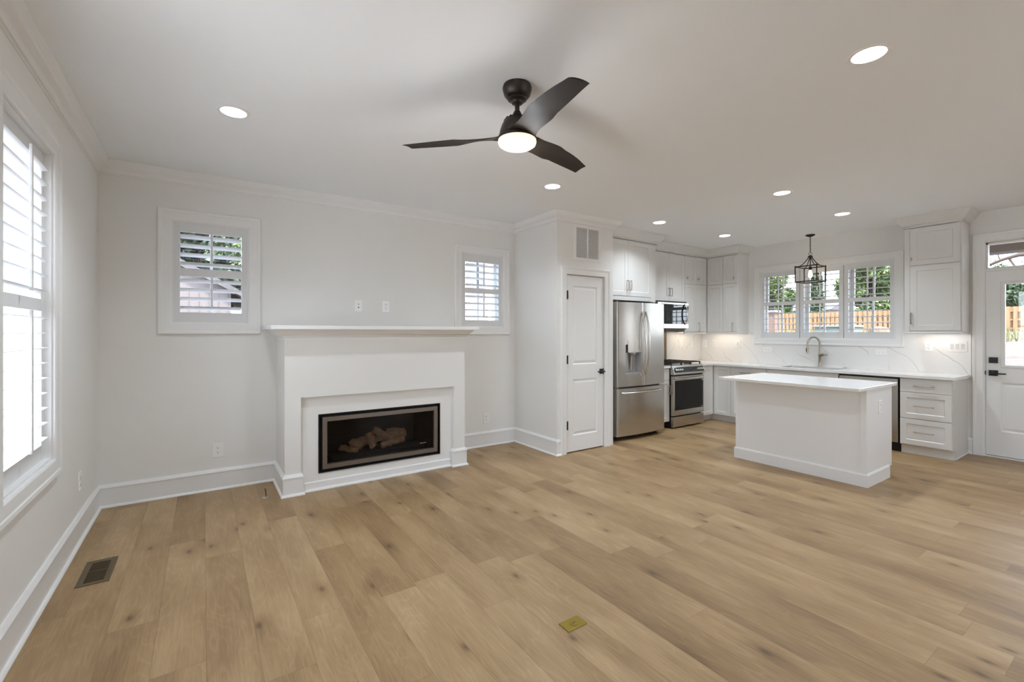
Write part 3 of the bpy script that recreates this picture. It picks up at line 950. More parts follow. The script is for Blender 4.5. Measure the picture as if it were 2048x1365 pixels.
# ------------------------------------------------------------------ outlets
def outlet(f, s, z, label, kind='duplex', w=0.078, h=0.122, rot=False, group='wall outlet plates', d=0.0):
    t = thing('wall_outlet' if kind in ('duplex', 'gfci') else ('light_switch' if kind.startswith('switch') else 'cable_plate'), label, 'outlet' if kind in ('duplex', 'gfci') else ('switch' if kind.startswith('switch') else 'wall plate'), f(s, d, z), group)
    if rot: w, h = h, w
    mb = MB(f)
    mb.box(s - w / 2, s + w / 2, d, d + 0.006, z - h / 2, z + h / 2, 0.002)
    mb.build('cover_plate', M_PLASTIC, t)
    def P(a, b): return (s + b, z + a) if rot else (s + a, z + b)
    if kind == 'duplex':
        for k in (-1, 1):
            cx, cz = P(0, k * 0.020)
            mb = MB(f)
            mb.lathe([(0.0165, 0), (0.0165, 0.0025)], (cx, d + 0.006, cz), axis='b', seg=20)
            rc = mb.build('receptacle', M_PLASTIC, t, smooth=True)
            mb = MB(f)
            for a, b, hh in ((-0.006, 0.004, 0.0085), (0.006, 0.004, 0.007)):
                x, y = P(a, k * 0.020 + b)
                ww, h2 = (0.0018, hh)
                if rot: ww, h2 = h2, ww
                mb.box(x - ww / 2 - .0004, x + ww / 2 + .0004, d + 0.0083, d + 0.0092, y - h2 / 2, y + h2 / 2)
            x, y = P(0, k * 0.020 - 0.007)
            mb.lathe([(0.003, 0), (0.003, 0.0006)], (x, d + 0.0085, y), axis='b', seg=10)
            mb.build('slots', M_SLOT, rc)
    elif kind == 'gfci':
        mb = MB(f)
        hw, hh = (0.017, 0.034) if not rot else (0.034, 0.017)
        mb.box(s - hw, s + hw, d + 0.006, d + 0.0085, z - hh, z + hh, 0.001)
        rc = mb.build('receptacle', M_PLASTIC, t)
        mb = MB(f)
        for k in (-1, 1):
            for a in (-0.006, 0.006):
                x, y = P(a, k * 0.022)
                ww, h2 = (0.0018, 0.008) if not rot else (0.008, 0.0018)
                mb.box(x - ww / 2, x + ww / 2, d + 0.0083, d + 0.0092, y - h2 / 2, y + h2 / 2)
        mb.build('slots', M_SLOT, rc)
    elif kind.startswith('switch'):
        n = int(kind[6:] or 1)
        for i in range(n):
            x = s + (i - (n - 1) / 2) * 0.046
            mb = MB(f)
            mb.prism([(0.006, -0.033 + z), (0.0085, -0.033 + z), (0.007, z), (0.0105, 0.033 + z), (0.006, 0.033 + z)], x - 0.0165, x + 0.0165, plane='bc')
            for v in mb.bm.verts: pass
            mb.build('rocker', mat('switch_rocker', (0.72, 0.71, 0.69), 0.35), t)
    else:   # coax / data plate
        for k, r in ((1, 0.0045), (-1, 0.006)):
            mb = MB(f)
            mb.lathe([(r, 0), (r, 0.006)], (s, d + 0.006, z + k * 0.016), axis='b', seg=14)
            mb.build('jack', M_SLOT, t, smooth=True)
    return t
G = None
outlet(fr_back, 0.796, 0.345, 'white duplex outlet low on the back wall left of the fireplace', w=0.082, h=0.125, group=G)
outlet(fr_back, 3.546, 0.336, 'white duplex outlet low on the back wall right of the fireplace', group=G)
outlet(fr_left, 0.633, 0.385, 'white duplex outlet low on the left wall by the corner', group=G)
outlet(fr_back, 2.013, 1.658, 'white cable plate with two black jacks above the mantel', 'coax', group=G)
outlet(fr_back, 2.302, 1.658, 'white duplex outlet above the mantel, right of the cable plate', group=G)

# ------------------------------------------------------------------ floor pieces
t = thing('floor_register', 'bronze louvered floor register beside the left wall', 'vent', (0.184, -1.26, 0))
mb = MB()
mb.sweep([(0.112, -1.428), (0.256, -1.428), (0.256, -1.092), (0.112, -1.092)], [(0, 0), (0, 0.003), (0.004, 0.005), (0.026, 0.005), (0.030, 0.002), (0.030, 0)], closed=True)
mb.build('frame', M_VENTB, t)
mb = MB()
for i in range(21):
    y = -1.396 + 0.272 * (i + 0.5) / 21
    tl = 0.003 if i < 11 else -0.001
    mb.box(0.141, 0.227, y - 0.0022, y + 0.0022, 0.0008, 0.0042)
mb.box(0.141, 0.227, -1.262, -1.254, 0.0008, 0.0045)
mb.build('louvers', M_VENTB, t)
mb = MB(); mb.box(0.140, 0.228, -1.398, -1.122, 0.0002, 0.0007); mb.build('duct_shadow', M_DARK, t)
t = thing('floor_outlet', 'brass floor outlet cover set in the planks near the camera', 'outlet', (2.138, -3.159, 0))
mb = MB(); mb.box(2.080, 2.197, -3.195, -3.123, 0, 0.005, 0.0022); mb.build('cover_plate', M_BRASS, t)
mb = MB(); mb.lathe([(0.0215, 0), (0.0215, 0.0014), (0.019, 0.0014), (0.0185, 0.0006), (0.0, 0.0006)], (2.142, -3.159, 0.005), seg=28, cap=False); mb.build('screw_cap', M_BRASS, t, smooth=40)
mb = MB(); mb.box(2.132, 2.152, -3.1605, -3.1575, 0.0055, 0.0062); mb.build('cap_slot', M_SLOT, t)
t = thing('gas_key', 'small chrome gas valve key standing in the floor by the fireplace', 'gas valve', (1.123, -0.473, 0))
mb = MB(); mb.lathe([(0.028, 0), (0.028, 0.002), (0.018, 0.006), (0.009, 0.007), (0.009, 0.014)], (1.123, -0.473, 0), seg=24); mb.build('valve_cover', M_STEEL2, t, smooth=True)
mb = MB(); mb.tube([(1.123, -0.473, 0.01), (1.122, -0.468, 0.05), (1.118, -0.455, 0.072)], 0.0032, 8); mb.build('key_stem', M_IRON, t, smooth=True)

# ------------------------------------------------------------------ recessed lights
def can(x, y, label, on=CAN_W):
    t = thing('recessed_light', label, 'ceiling light', (x, y, H), 'round recessed ceiling lights')
    mb = MB()
    mb.lathe([(0.0685, 0.001), (0.070, -0.003), (0.086, -0.004), (0.090, 0.0)], (x, y, H), seg=40, cap=False)
    mb.build('trim_ring', M_CANTRIM, t, smooth=40)
    mb = MB()
    mb.lathe([(0.0685, 0.0), (0.055, 0.035)], (x, y, H), seg=40, cap=False)
    mb.build('baffle', M_CANIN, t, smooth=40)
    mb = MB(); mb.lathe([(0.055, 0.035), (0.055, 0.037)], (x, y, H), seg=32)
    mb.build('lens', M_EMIT, t)
    lamp('bulb_light', 'AREA', (x, y, H + 0.030), on, (0.85, 0.94, 1.03), t, size=0.10, spread=R(125))
    return t
CL = ['recessed light at the upper left, nearest the left wall', 'large recessed light at the upper right, nearest the camera',
      'recessed light below the ceiling fan, above the closet corner', 'recessed light right of the fan, over the island',
      'recessed light in front of the fridge cabinets', 'recessed light in front of the corner wall cabinets', 'recessed light between the lantern and the tall right wall cabinet']
for (x, y), l in zip(CANS, CL): can(x, y, l)
for x, y in CANS_UNSEEN: can(x, y, 'unseen recessed light added to brighten the room')

# ------------------------------------------------------------------ ceiling fan
fx, fy = 2.119, -2.723
t = thing('ceiling_fan', 'dark bronze three-blade ceiling fan with lit opal bowl', 'ceiling fan', (fx, fy, H))
mb = MB()
mb.lathe([(0.076, 0), (0.080, -0.012), (0.080, -0.022), (0.072, -0.052), (0.058, -0.068), (0.052, -0.069), (0.052, -0.078), (0.040, -0.086), (0.034, -0.088), (0.030, -0.098), (0.014, -0.104)], (fx, fy, H), seg=48)
mb.build('canopy', M_BRONZE, t, smooth=40)
mb = MB(); mb.lathe([(0.013, -0.10), (0.013, -0.155)], (fx, fy, H), seg=20); mb.build('downrod', M_BRONZE, t, smooth=True)
mb = MB()
mb.lathe([(0.016, -0.140), (0.020, -0.146), (0.026, -0.160), (0.038, -0.172), (0.058, -0.182), (0.072, -0.196), (0.085, -0.220), (0.094, -0.246), (0.099, -0.270), (0.099, -0.274)], (fx, fy, H), seg=48)
mh = mb.build('motor_housing', M_BRONZE, t, smooth=50)
mb = MB()
for i in range(16):
    a = 2 * PI * i / 16
    p, q = 0.0625, 0.074
    mb.tube([(fx + p * math.cos(a), fy + p * math.sin(a), H - 0.184), (fx + q * math.cos(a), fy + q * math.sin(a), H - 0.198)], 0.0035, 6)
mb.build('vent_slots', M_DARK, mh)
mb = MB()
mb.lathe([(0.099, -0.276), (0.104, -0.281), (0.108, -0.290), (0.107, -0.300), (0.100, -0.302)], (fx, fy, H), seg=48)
mb.build('hub', M_BRONZE, t, smooth=50)
mb = MB()
mb.lathe([(0.098, -0.292), (0.104, -0.299), (0.106, -0.310), (0.102, -0.324), (0.086, -0.335), (0.060, -0.341), (0.030, -0.344), (0.001, -0.345)], (fx, fy, H), seg=48)
mb.build('light_bowl', M_FANGLOW, t, smooth=60)
lamp('bulb_light', 'POINT', (fx, fy, H - 0.42), FAN_W, (0.90, 0.95, 1.0), t, radius=0.07)
for bi, base in enumerate((R(15), R(135), R(259))):
    mb = MB()
    n, rows_t, rows_b = 22, [], []
    for i in range(n + 1):
        q = i / n
        r = 0.074 + 0.571 * q
        # width & sweep of the blade
        wd = 0.122 + 0.026 * max(0.0, 1 - q / 0.2) ** 1.5 - 0.022 * math.sin(PI * min(1, q / 0.4)) + 0.012 * math.sin(PI * min(1, q / 0.9)) - 0.030 * max(0.0, (q - 0.5) / 0.5) ** 1.8
        sw = 0.012 * math.sin(PI * q)       # bows towards the clockwise side
        pit = R(9 + 13 * math.sin(PI * min(1, q / 0.5)) ** 1.0 * (1 if q < 0.25 else 1) * (1 - 0.3 * q))
        zc = H - 0.288 + 0.006 * math.sin(PI * q) + (0.0, -0.0, -0.012)[bi] * q + 0.002
        th = 0.011 * (1 - q * 0.55)
        rt, rb = [], []
        for k in range(7):
            u = (k / 6 - 0.5)
            yy = u * wd - sw
            zz = zc - (u * wd) * math.tan(pit) - 0.010 * (1 - 4 * u * u) * -1 * 0.6
            rr = r + 0.02 * u * max(0.0, (q - 0.8) / 0.2)
            x, y = rr * math.cos(base) - yy * math.sin(base), rr * math.sin(base) + yy * math.cos(base)
            e_ = 1 - (2 * abs(u)) ** 4
            rt.append(mb.v(fx + x, fy + y, zz + th / 2 * e_ + 0.0006)); rb.append(mb.v(fx + x, fy + y, zz - th / 2 * e_ - 0.0006))
        rows_t.append(rt); rows_b.append(rb)
    for i in range(n):
        for k in range(6):
            mb.face([rows_t[i][k], rows_t[i][k + 1], rows_t[i + 1][k + 1], rows_t[i + 1][k]])
            mb.face([rows_b[i][k], rows_b[i][k + 1], rows_b[i + 1][k + 1], rows_b[i + 1][k]])
        for k in (0, 6): mb.face([rows_t[i][k], rows_t[i + 1][k], rows_b[i + 1][k], rows_b[i][k]])
    for i in (0, n):
        for k in range(6): mb.face([rows_t[i][k], rows_t[i][k + 1], rows_b[i][k + 1], rows_b[i][k]])
    mb.build('blade', M_BLADE, t, smooth=50)

# ------------------------------------------------------------------ island
ix0, ix1, iy0, iy1 = 5.580, 6.205, -3.192, -1.990
t = thing('kitchen_island', 'white painted island cabinet with a solid flat back panel', 'kitchen island', ((ix0 + ix1) / 2, (iy0 + iy1) / 2, 0))
mb = MB(); mb.box(ix0, ix1, iy0, iy1, 0.10, CT - 0.03); mb.build('body', M_TRIM, t)
mb = MB(); mb.box(ix0 + 0.02, ix1 - 0.09, iy0 + 0.01, iy1 - 0.01, 0.0, 0.10); mb.build('toe_kick', M_TRIM, t)
mb = MB(); mb.sweep([(ix1 - 0.09, iy0), (ix0, iy0), (ix0, iy1), (ix1 - 0.09, iy1)], [(0, 0), (0.014, 0), (0.014, 0.104), (0.008, 0.116), (0, 0.118)])
mb.build('plinth', M_TRIM, t)
for (a, b, c, d) in ((ix0 - 0.005, ix0, iy0, iy0 + 0.042), (ix0 - 0.005, ix0, iy1 - 0.030, iy1), (ix0, ix0 + 0.03, iy0 - 0.004, iy0)):
    mb = MB(); mb.box(a, b, c, d, 0.119, CT - 0.031, 0.001); mb.build('corner_trim', M_TRIM, t)
t2 = thing('island_countertop', 'white quartz island top overhanging the cabinet', 'countertop', (5.79, -2.585, CT - 0.03))
mb = MB(); mb.box(5.325, 6.245, -3.222, -1.945, CT - 0.0295, CT, 0.004); mb.build('slab', M_TOP, t2)
outlet(lambda s, d, z: (s, iy0 - d, z), 5.897, 0.690, 'white outlet on the end panel of the island', 'gfci', group=G)

# ------------------------------------------------------------------ cabinets
FB = lambda y0: at_y(y0)       # front plane facing -y; s = x
FRT = lambda x0: at_x(x0)      # front plane facing -x; s = -y
def cab(name, label, lo, hi, parts, group=None, m=M_CAB, toe=None, body_lo=None):
    """carcass box lo..hi (world), parts(t) builds doors"""
    t = thing(name, label, 'cabinet', ((lo[0] + hi[0]) / 2, (lo[1] + hi[1]) / 2, lo[2]), group)
    mb = MB(); mb.box(lo[0], hi[0], lo[1], hi[1], (body_lo or lo[2]), hi[2]); mb.build('body', m, t)
    if toe:
        mb = MB(); mb.box(*toe); mb.build('toe_kick', m, t)
    parts(t)
    return t
def door(f, s0, s1, z0, z1, t, handle=None, rail=0.058, name='door', m=M_CAB, flat=False):
    mb = MB(f)
    g = 0.0015
    if flat: mb.box(s0 + g, s1 - g, 0.0, 0.020, z0 + g, z1 - g, 0.002)
    else: panel(mb, s0 + g, s1 - g, z0 + g, z1 - g, 0.0, 0.020, rail)
    o = mb.build(name, m, t)
    if handle:
        k = handle[0]
        if k == 'v': bar_pull('handle', f, handle[1], handle[1], handle[2], handle[3], 0.020, M_NICKEL, o)
        if k == 'h': bar_pull('handle', f, handle[1], handle[2], handle[3], handle[3], 0.020, M_NICKEL, o)
        if k == 'k': t_knob('knob', f, handle[1], handle[2], 0.020, M_NICKEL, o)
    return o
E_ = 0.0006
# over-fridge cabinet (door face y=-.64)
f = FB(-0.62)
def p(t):
    door(f, PX1 + 0.002, 5.359, 1.866, 2.606, t, ('v', 5.333, 1.938, 2.075))
    door(f, 5.359, 5.830, 1.866, 2.606, t, ('v', 5.388, 1.938, 2.075))
    mb = MB(f); mb.box(PX1 + 0.002, 5.834, 0.0, 0.024, 1.806, 1.858, 0.004); mb.build('bottom_rail', M_CAB, t)
cab('wall_cabinet', 'deep white two-door cabinet above the refrigerator', (PX1 + E_, -0.62, 1.806), (5.94, -E_, 2.632), p)
# tall fridge side panel
t = thing('fridge_end_panel', 'tall white panel closing the right side of the fridge bay', 'panel', (5.965, -0.31, 0))
mb = MB(); mb.box(5.9406, 5.966, -0.58, -E_, 0.0, 2.632); mb.build('panel', M_CAB, t)
# over-microwave cabinet
f = FB(-0.31)
def p(t):
    mb = MB(f); mb.box(5.967, 6.236, 0.0, 0.018, 1.864, 2.606, 0.002); mb.build('filler', M_CAB, t)
    door(f, 6.238, 6.629, 1.864, 2.606, t, ('v', 6.600, 1.939, 2.070))
    door(f, 6.629, 7.018, 1.864, 2.606, t, ('v', 6.660, 1.939, 2.070))
cab('wall_cabinet', 'white two-door wall cabinet above the microwave', (5.967, -0.31, 1.864), (7.019, -E_, 2.632), p)
def p(t):
    door(f, 7.021, 7.321, 1.397, 2.160, t, None, 0.05)
    door(f, 7.021, 7.321, 2.163, 2.606, t, ('k', 7.064, 2.250), 0.05)
cab('wall_cabinet', 'narrow white wall cabinet just right of the microwave', (7.0196, -0.31, 1.394), (7.3204, -E_, 2.632), p)
def p(t):
    door(f, 7.321, 7.606, 1.397, 2.160, t, ('v', 7.368, 1.400, 1.540), 0.05)
    door(f, 7.321, 7.606, 2.163, 2.606, t, ('k', 7.362, 2.250), 0.05)
    g2 = FRT(7.63)
    door(g2, 0.335, 0.612, 1.397, 2.160, t, None, 0.05)
    door(g2, 0.335, 0.612, 2.163, 2.606, t, None, 0.05)
t = thing('corner_wall_cabinet', 'white corner wall cabinet with doors meeting at the inside corner', 'cabinet', (7.6, -0.3, 1.394))
mb = MB(); mb.prism([(7.321, -E_), (7.321, -0.31), (7.63, -0.31), (7.63, -0.612), (XW - E_, -0.612), (XW - E_, -E_)], 1.394, 2.632, plane='ab'); mb.build('body', M_CAB, t)
p(t)
f = FRT(7.63)
def p(t):
    door(f, 0.614, 0.850, 1.397, 2.160, t, ('v', 0.782, 1.405, 1.540), 0.05)
    door(f, 0.614, 0.850, 2.163, 2.606, t, ('k', 0.800, 2.245), 0.05)
cab('wall_cabinet', 'narrow white wall cabinet beside the left end of the kitchen window', (7.63, -0.852, 1.394), (XW - E_, -0.6126, 2.632), p)
def p(t):
    door(f, 2.958, 3.394, 1.403, 2.165, t, ('v', 2.975, 1.480, 1.615))
    door(f, 2.958, 3.394, 2.168, 2.608, t, ('k', 2.975, 2.245))
    mb = MB(f); mb.box(2.906, 2.956, 0, 0.012, 1.394, 2.608); mb.build('filler', M_CAB, t)
cab('wall_cabinet', 'wide white wall cabinet between the kitchen window and the back door', (7.63, -3.404, 1.394), (XW - E_, -2.906, 2.632), p)
# light rails under the wall cabinets
def rail(path, label):
    mb = MB(); mb.sweep(path, [(0, 1.362), (0.016, 1.362), (0.018, 1.380), (0.012, 1.3935), (0, 1.3935)])
    o = mb.build('light_rail', M_CAB); return tag(o, label, 'trim')
rail([(XW - 0.014, -0.838), (7.626, -0.838), (7.626, -0.306), (7.02, -0.306)], 'white light rail under the corner wall cabinets')
rail([(XW - 0.014, -3.388), (7.632, -3.388), (7.632, -2.908)], 'white light rail under the cabinet by the back door')
# crown on the cabinets
CCP = [(0, H - 0.0005), (0.088, H - 0.0005), (0.088, H - 0.012), (0.078, H - 0.022), (0.060, H - 0.050), (0.040, H - 0.076), (0.024, H - 0.090), (0.020, H - 0.100), (0.008, H - 0.104), (0.008, H - 0.124), (0, H - 0.124)]
c = crown('trim_2', [(5.966, -0.33), (5.966, -0.64), (PX1 + 0.001, -0.64)][::1], CCP, M_CAB)
c = crown('trim_3', [(XW - 0.001, -0.852), (7.61, -0.852), (7.61, -0.33), (5.967, -0.33)], CCP, M_CAB)
c = crown('trim_4', [(XW - 0.001, -3.404), (7.61, -3.404), (7.61, -2.906), (XW - 0.001, -2.906)], CCP, M_CAB)
for nm, l in (('trim_2', 'white crown on the fridge cabinet'), ('trim_3', 'white crown on the corner wall cabinets'), ('trim_4', 'white crown on the cabinet by the door')): bpy.data.objects[nm]['label'] = l

# base cabinets
BT = CT - 0.03 - E_
f = FB(-0.61)
def p(t):
    door(f, 5.985, 6.235, 0.700, 0.862, t, None, flat=True, name='drawer')
    door(f, 5.985, 6.235, 0.105, 0.697, t, ('v', 6.212, 0.50, 0.63), 0.05)
cab('base_cabinet', 'narrow white base cabinet between the fridge and the range', (5.967, -0.61, 0.0), (6.2405, -E_, BT), p, body_lo=0.10, toe=(5.967, 6.2405, -0.54, -E_, 0, 0.10))
def p(t):
    door(f, 6.985, 7.308, 0.105, 0.862, t, None, 0.05)
    door(FRT(7.35), 0.628, 0.905, 0.105, 0.862, t, None, 0.05)
t = thing('corner_base_cabinet', 'white corner base cabinet right of the range', 'cabinet', (7.5, -0.4, 0))
mb = MB(); mb.prism([(6.9815, -E_), (6.9815, -0.61), (7.35, -0.61), (7.35, -0.905), (XW - E_, -0.905), (XW - E_, -E_)], 0.10, BT, plane='ab'); mb.build('body', M_CAB, t)
mb = MB(); mb.prism([(6.9815, -0.001), (6.9815, -0.54), (7.42, -0.54), (7.42, -0.905), (XW - E_, -0.905), (XW - E_, -0.001)], 0.0, 0.0999, plane='ab'); mb.build('toe_kick', M_CAB, t)
p(t)
f = FRT(7.35)
def p(t):
    door(f, 0.907, 1.440, 0.715, 0.862, t, ('h', 1.07, 1.23, 0.785), flat=True, name='drawer')
    door(f, 0.907, 1.440, 0.105, 0.712, t, ('v', 1.40, 0.50, 0.64))
cab('base_cabinet', 'white base cabinet with a drawer, left of the sink cabinet', (7.35, -1.4405, 0), (XW - E_, -0.9056, BT), p, body_lo=0.10, toe=(7.42, XW - E_, -1.4405, -0.9056, 0, 0.0999))
def p(t):
    door(f, 1.442, 2.328, 0.715, 0.862, t, None, flat=True, name='false_drawer')
    door(f, 1.442, 1.885, 0.105, 0.712, t, ('v', 1.85, 0.50, 0.64))
    door(f, 1.885, 2.328, 0.105, 0.712, t, ('v', 1.92, 0.50, 0.64))
t = thing('sink_cabinet', 'white sink base cabinet behind the island', 'cabinet', (7.6, -1.88, 0))
mb = MB(); mb.box(7.35, XW - E_, -2.3285, -1.4411, 0.10, 0.64); mb.box(7.35, 7.37, -2.3285, -1.4411, 0.64, BT); mb.box(7.37, XW - E_, -1.46, -1.4411, 0.64, BT); mb.box(7.37, XW - E_, -2.3285, -2.31, 0.64, BT); mb.build('body', M_CAB, t)
mb = MB(); mb.box(7.42, XW - E_, -2.3285, -1.4411, 0, 0.0999); mb.build('toe_kick', M_CAB, t)
p(t)
def p(t):
    door(f, 2.942, 3.384, 0.706, 0.860, t, ('h', 3.070, 3.245, 0.785), flat=True, name='drawer')
    door(f, 2.942, 3.384, 0.407, 0.703, t, ('h', 3.070, 3.245, 0.555), 0.055, name='drawer')
    door(f, 2.942, 3.384, 0.110, 0.404, t, ('h', 3.070, 3.245, 0.262), 0.055, name='drawer')
    mb = MB(); mb.box(7.412, XW - 0.012, -3.402, -3.3886, 0.0, 0.018, 0.004); mb.build('shoe_moulding', M_TRIM, t)
t = cab('drawer_cabinet', 'white three-drawer base cabinet at the end by the back door', (7.35, -3.388, 0), (XW - E_, -2.9395, BT), p, body_lo=0.10, toe=(7.39, XW - E_, -3.388, -2.9395, 0, 0.0999))
# dishwasher
t = thing('dishwasher', 'stainless steel dishwasher behind the island', 'dishwasher', (7.6, -2.634, 0))
mb = MB(); mb.box(7.36, XW - E_, -2.9389, -2.3291, 0.10, BT - 0.012); mb.build('body', M_DARK, t)
mb = MB(FRT(7.36)); mb.box(2.336, 2.926, 0.0005, 0.034, 0.110, 0.846, 0.004); mb.build('door', M_STEEL, t)
mb = MB(FRT(7.36)); mb.box(2.334, 2.933, 0.0005, 0.016, 0.847, 0.868); mb.build('control_strip', M_BLACK, t)
mb = MB(); mb.box(7.40, XW - 0.01, -2.9389, -2.3291, 0.0, 0.0999); mb.build('kick_plate', M_BLACK, t)
# worktops
t = thing('kitchen_countertop', 'white quartz worktop running along the kitchen window wall', 'countertop', (7.6, -2.0, CT - 0.03))
mb = MB()
CX0, CF = 7.292, -0.648
SK = (7.435, 7.815, -2.255, -1.560)   # sink cut-out x0,x1,y0,y1
xs = [6.9815, CX0, SK[0], SK[1], XW - E_]; ys = [-3.417, SK[2], SK[3], CF, -E_]
sol = lambda x, y: (x > CX0 or y > CF) and not (SK[0] < x < SK[1] and SK[2] < y < SK[3])
mb.cells(xs, ys, sol, lambda x, y: (x, y, CT), lambda x, y: (x, y, CT - 0.03))
mb.build('slab', M_TOP, t)
mb = MB(); mb.box(5.967, 6.2405, CF, -E_, CT - 0.03, CT, 0.003)
tag(mb.build('small_countertop', M_TOP), 'short white quartz worktop between the fridge and the range', 'countertop')
# sink
t = thing('kitchen_sink', 'stainless steel undermount sink set in the worktop', 'sink', (7.625, -1.9, 0.68))
mb = MB()
o_, i_ = 0.012, 0.0
def rr(e, z): return [mb.v(SK[0] - e, SK[2] - e, z), mb.v(SK[1] + e, SK[2] - e, z), mb.v(SK[1] + e, SK[3] + e, z), mb.v(SK[0] - e, SK[3] + e, z)]
rings = [rr(0.012, 0.869), rr(0.012, 0.69), rr(-0.004, 0.69 - 0.01), rr(-0.03, 0.68)]
inner = [rr(-0.0, 0.869), rr(-0.008, 0.70), rr(-0.03, 0.686)]
for seq in (rings, inner):
    for a, b in zip(seq[:-1], seq[1:]):
        for i in range(4): mb.face([a[i], a[(i + 1) % 4], b[(i + 1) % 4], b[i]])
    mb.face(seq[-1])
for i in range(4): mb.face([rings[0][i], rings[0][(i + 1) % 4], inner[0][(i + 1) % 4], inner[0][i]])
mb.build('basin', M_STEEL2, t)
mb = MB(); mb.lathe([(0.045, 0), (0.045, 0.003), (0.03, 0.001), (0.001, 0.001)], (7.64, -1.9, 0.687), seg=24); mb.build('drain', M_STEEL2, t, smooth=True)
# faucet
fxx, fyy = 7.862, -1.905
t = thing('kitchen_faucet', 'tall brushed nickel gooseneck faucet behind the sink', 'faucet', (fxx, fyy, CT))
mb = MB(); mb.lathe([(0.028, 0), (0.028, 0.006), (0.021, 0.012), (0.019, 0.02), (0.019, 0.145), (0.022, 0.150), (0.022, 0.182), (0.015, 0.188), (0.0135, 0.2)], (fxx, fyy, CT), seg=24); mb.build('body', M_NICKEL, t, smooth=40)
mb = MB()
pts = [(fxx, fyy, CT + 0.19), (fxx, fyy, CT + 0.27)]
Rg = 0.094
dxy = Vector((-0.82, 0.42, 0)).normalized()
for i in range(13):
    a = PI * i / 12
    c_ = Rg * (1 - math.cos(a))
    pts.append((fxx + dxy.x * c_, fyy + dxy.y * c_, CT + 0.318 + Rg * math.sin(a) * 1.05))
pts.append((fxx + dxy.x * 2 * Rg, fyy + dxy.y * 2 * Rg, CT + 0.27))
mb.tube(pts, 0.0125, 12); mb.build('gooseneck', M_NICKEL, t, smooth=True)
ex, ey = fxx + dxy.x * 2 * Rg, fyy + dxy.y * 2 * Rg
mb = MB(); mb.lathe([(0.014, 0.085), (0.0175, 0.08), (0.0175, 0.005), (0.013, 0)], (ex, ey, CT + 0.195), seg=16); sp = mb.build('spray_head', M_NICKEL, t, smooth=40)
mb = MB(); mb.tube([(ex + dxy.x * .017, ey + dxy.y * .017, CT + 0.215), (ex + dxy.x * .017, ey + dxy.y * .017, CT + 0.262)], 0.006, 8); mb.build('spray_button', M_BLACK, sp, smooth=True)
mb = MB(); mb.tube([(fxx, fyy, CT + 0.166), (fxx - 0.01, fyy - 0.055, CT + 0.166)], 0.019, 14); mb.tube([(fxx - 0.01, fyy - 0.05, CT + 0.166), (fxx - 0.016, fyy - 0.10, CT + 0.172)], 0.009, 10); mb.build('lever_handle', M_NICKEL, t, smooth=True)
t = tag(MB().lathe([(0.02, 0), (0.02, 0.007), (0.016, 0.010), (0.001, 0.010)], (7.885, -2.20, CT + E_), seg=20).build('disposal_button', M_NICKEL, smooth=40), 'small nickel disposal button on the worktop right of the faucet', 'button')

# backsplash slabs
mb = MB(); mb.box(6.982, XW - 0.0135, -0.012, -E_, CT + E_, 1.3935)
tag(mb.build('backsplash', M_SPLASH), 'veined white quartz backsplash on the back wall right of the range', 'backsplash')
mb = MB(); mb.box(6.2425, 6.981, -0.010, -E_, CT + E_, 1.429)
tag(mb.build('range_back_panel', mat('dark_reflection_steel', (0.20, 0.145, 0.085), 0.4, 0.8)), 'steel panel behind the range, its dark reflection put in as brown', 'panel')  # brown tint stands in for a dark reflection in the steel
mb = MB()
SPW = 0.012
xs = [0.0126, 0.855, 0.946, 2.820, 2.905, 3.417]; zs = [CT + E_, 1.197, 1.3935]
mb = MB(fr_right)
mb.cells(xs, zs, lambda x, z: z < 1.197 or x < 0.946 or x > 2.820, lambda x, z: (x, SPW, z), lambda x, z: (x, E_, z))
tag(mb.build('backsplash', M_SPLASH), 'veined white quartz backsplash under the kitchen window', 'backsplash')
fs = lambda s, d, z: (s, -0.012 - d, z)
fr2 = lambda s, d, z: (XW - 0.012 - d, -s, z)
outlet(fs, 7.344, 1.195, 'white outlet on the backsplash, nearest the range', 'duplex', group=G)
outlet(fs, 7.649, 1.192, 'faint white outlet on the back wall backsplash, left of the inside corner', 'gfci', group=G)
outlet(fr2, 0.085, 1.190, 'white outlet on the window wall backsplash, tight in the inside corner', 'duplex', group=G)
outlet(fr2, 0.284, 1.195, 'white outlet on the window wall backsplash, just right of the corner one', 'duplex', group=G)
outlet(fr2, 0.684, 1.195, 'white switch plate on the backsplash under the narrow cabinet left of the window', 'switch1', group=G)
outlet(fr2, 1.158, 1.119, 'horizontal white outlet on the backsplash under the left window panel', 'duplex', rot=True, group=G)
outlet(fr2, 2.586, 1.126, 'horizontal white outlet on the backsplash under the right window panel', 'gfci', rot=True, group=G)
outlet(fr2, 3.051, 1.215, 'white outlet on the backsplash under the cabinet by the back door', 'duplex', group=G)
outlet(fr2, 3.305, 1.218, 'triple white switch plate on the backsplash beside the back door', 'switch3', w=0.165, group=G)

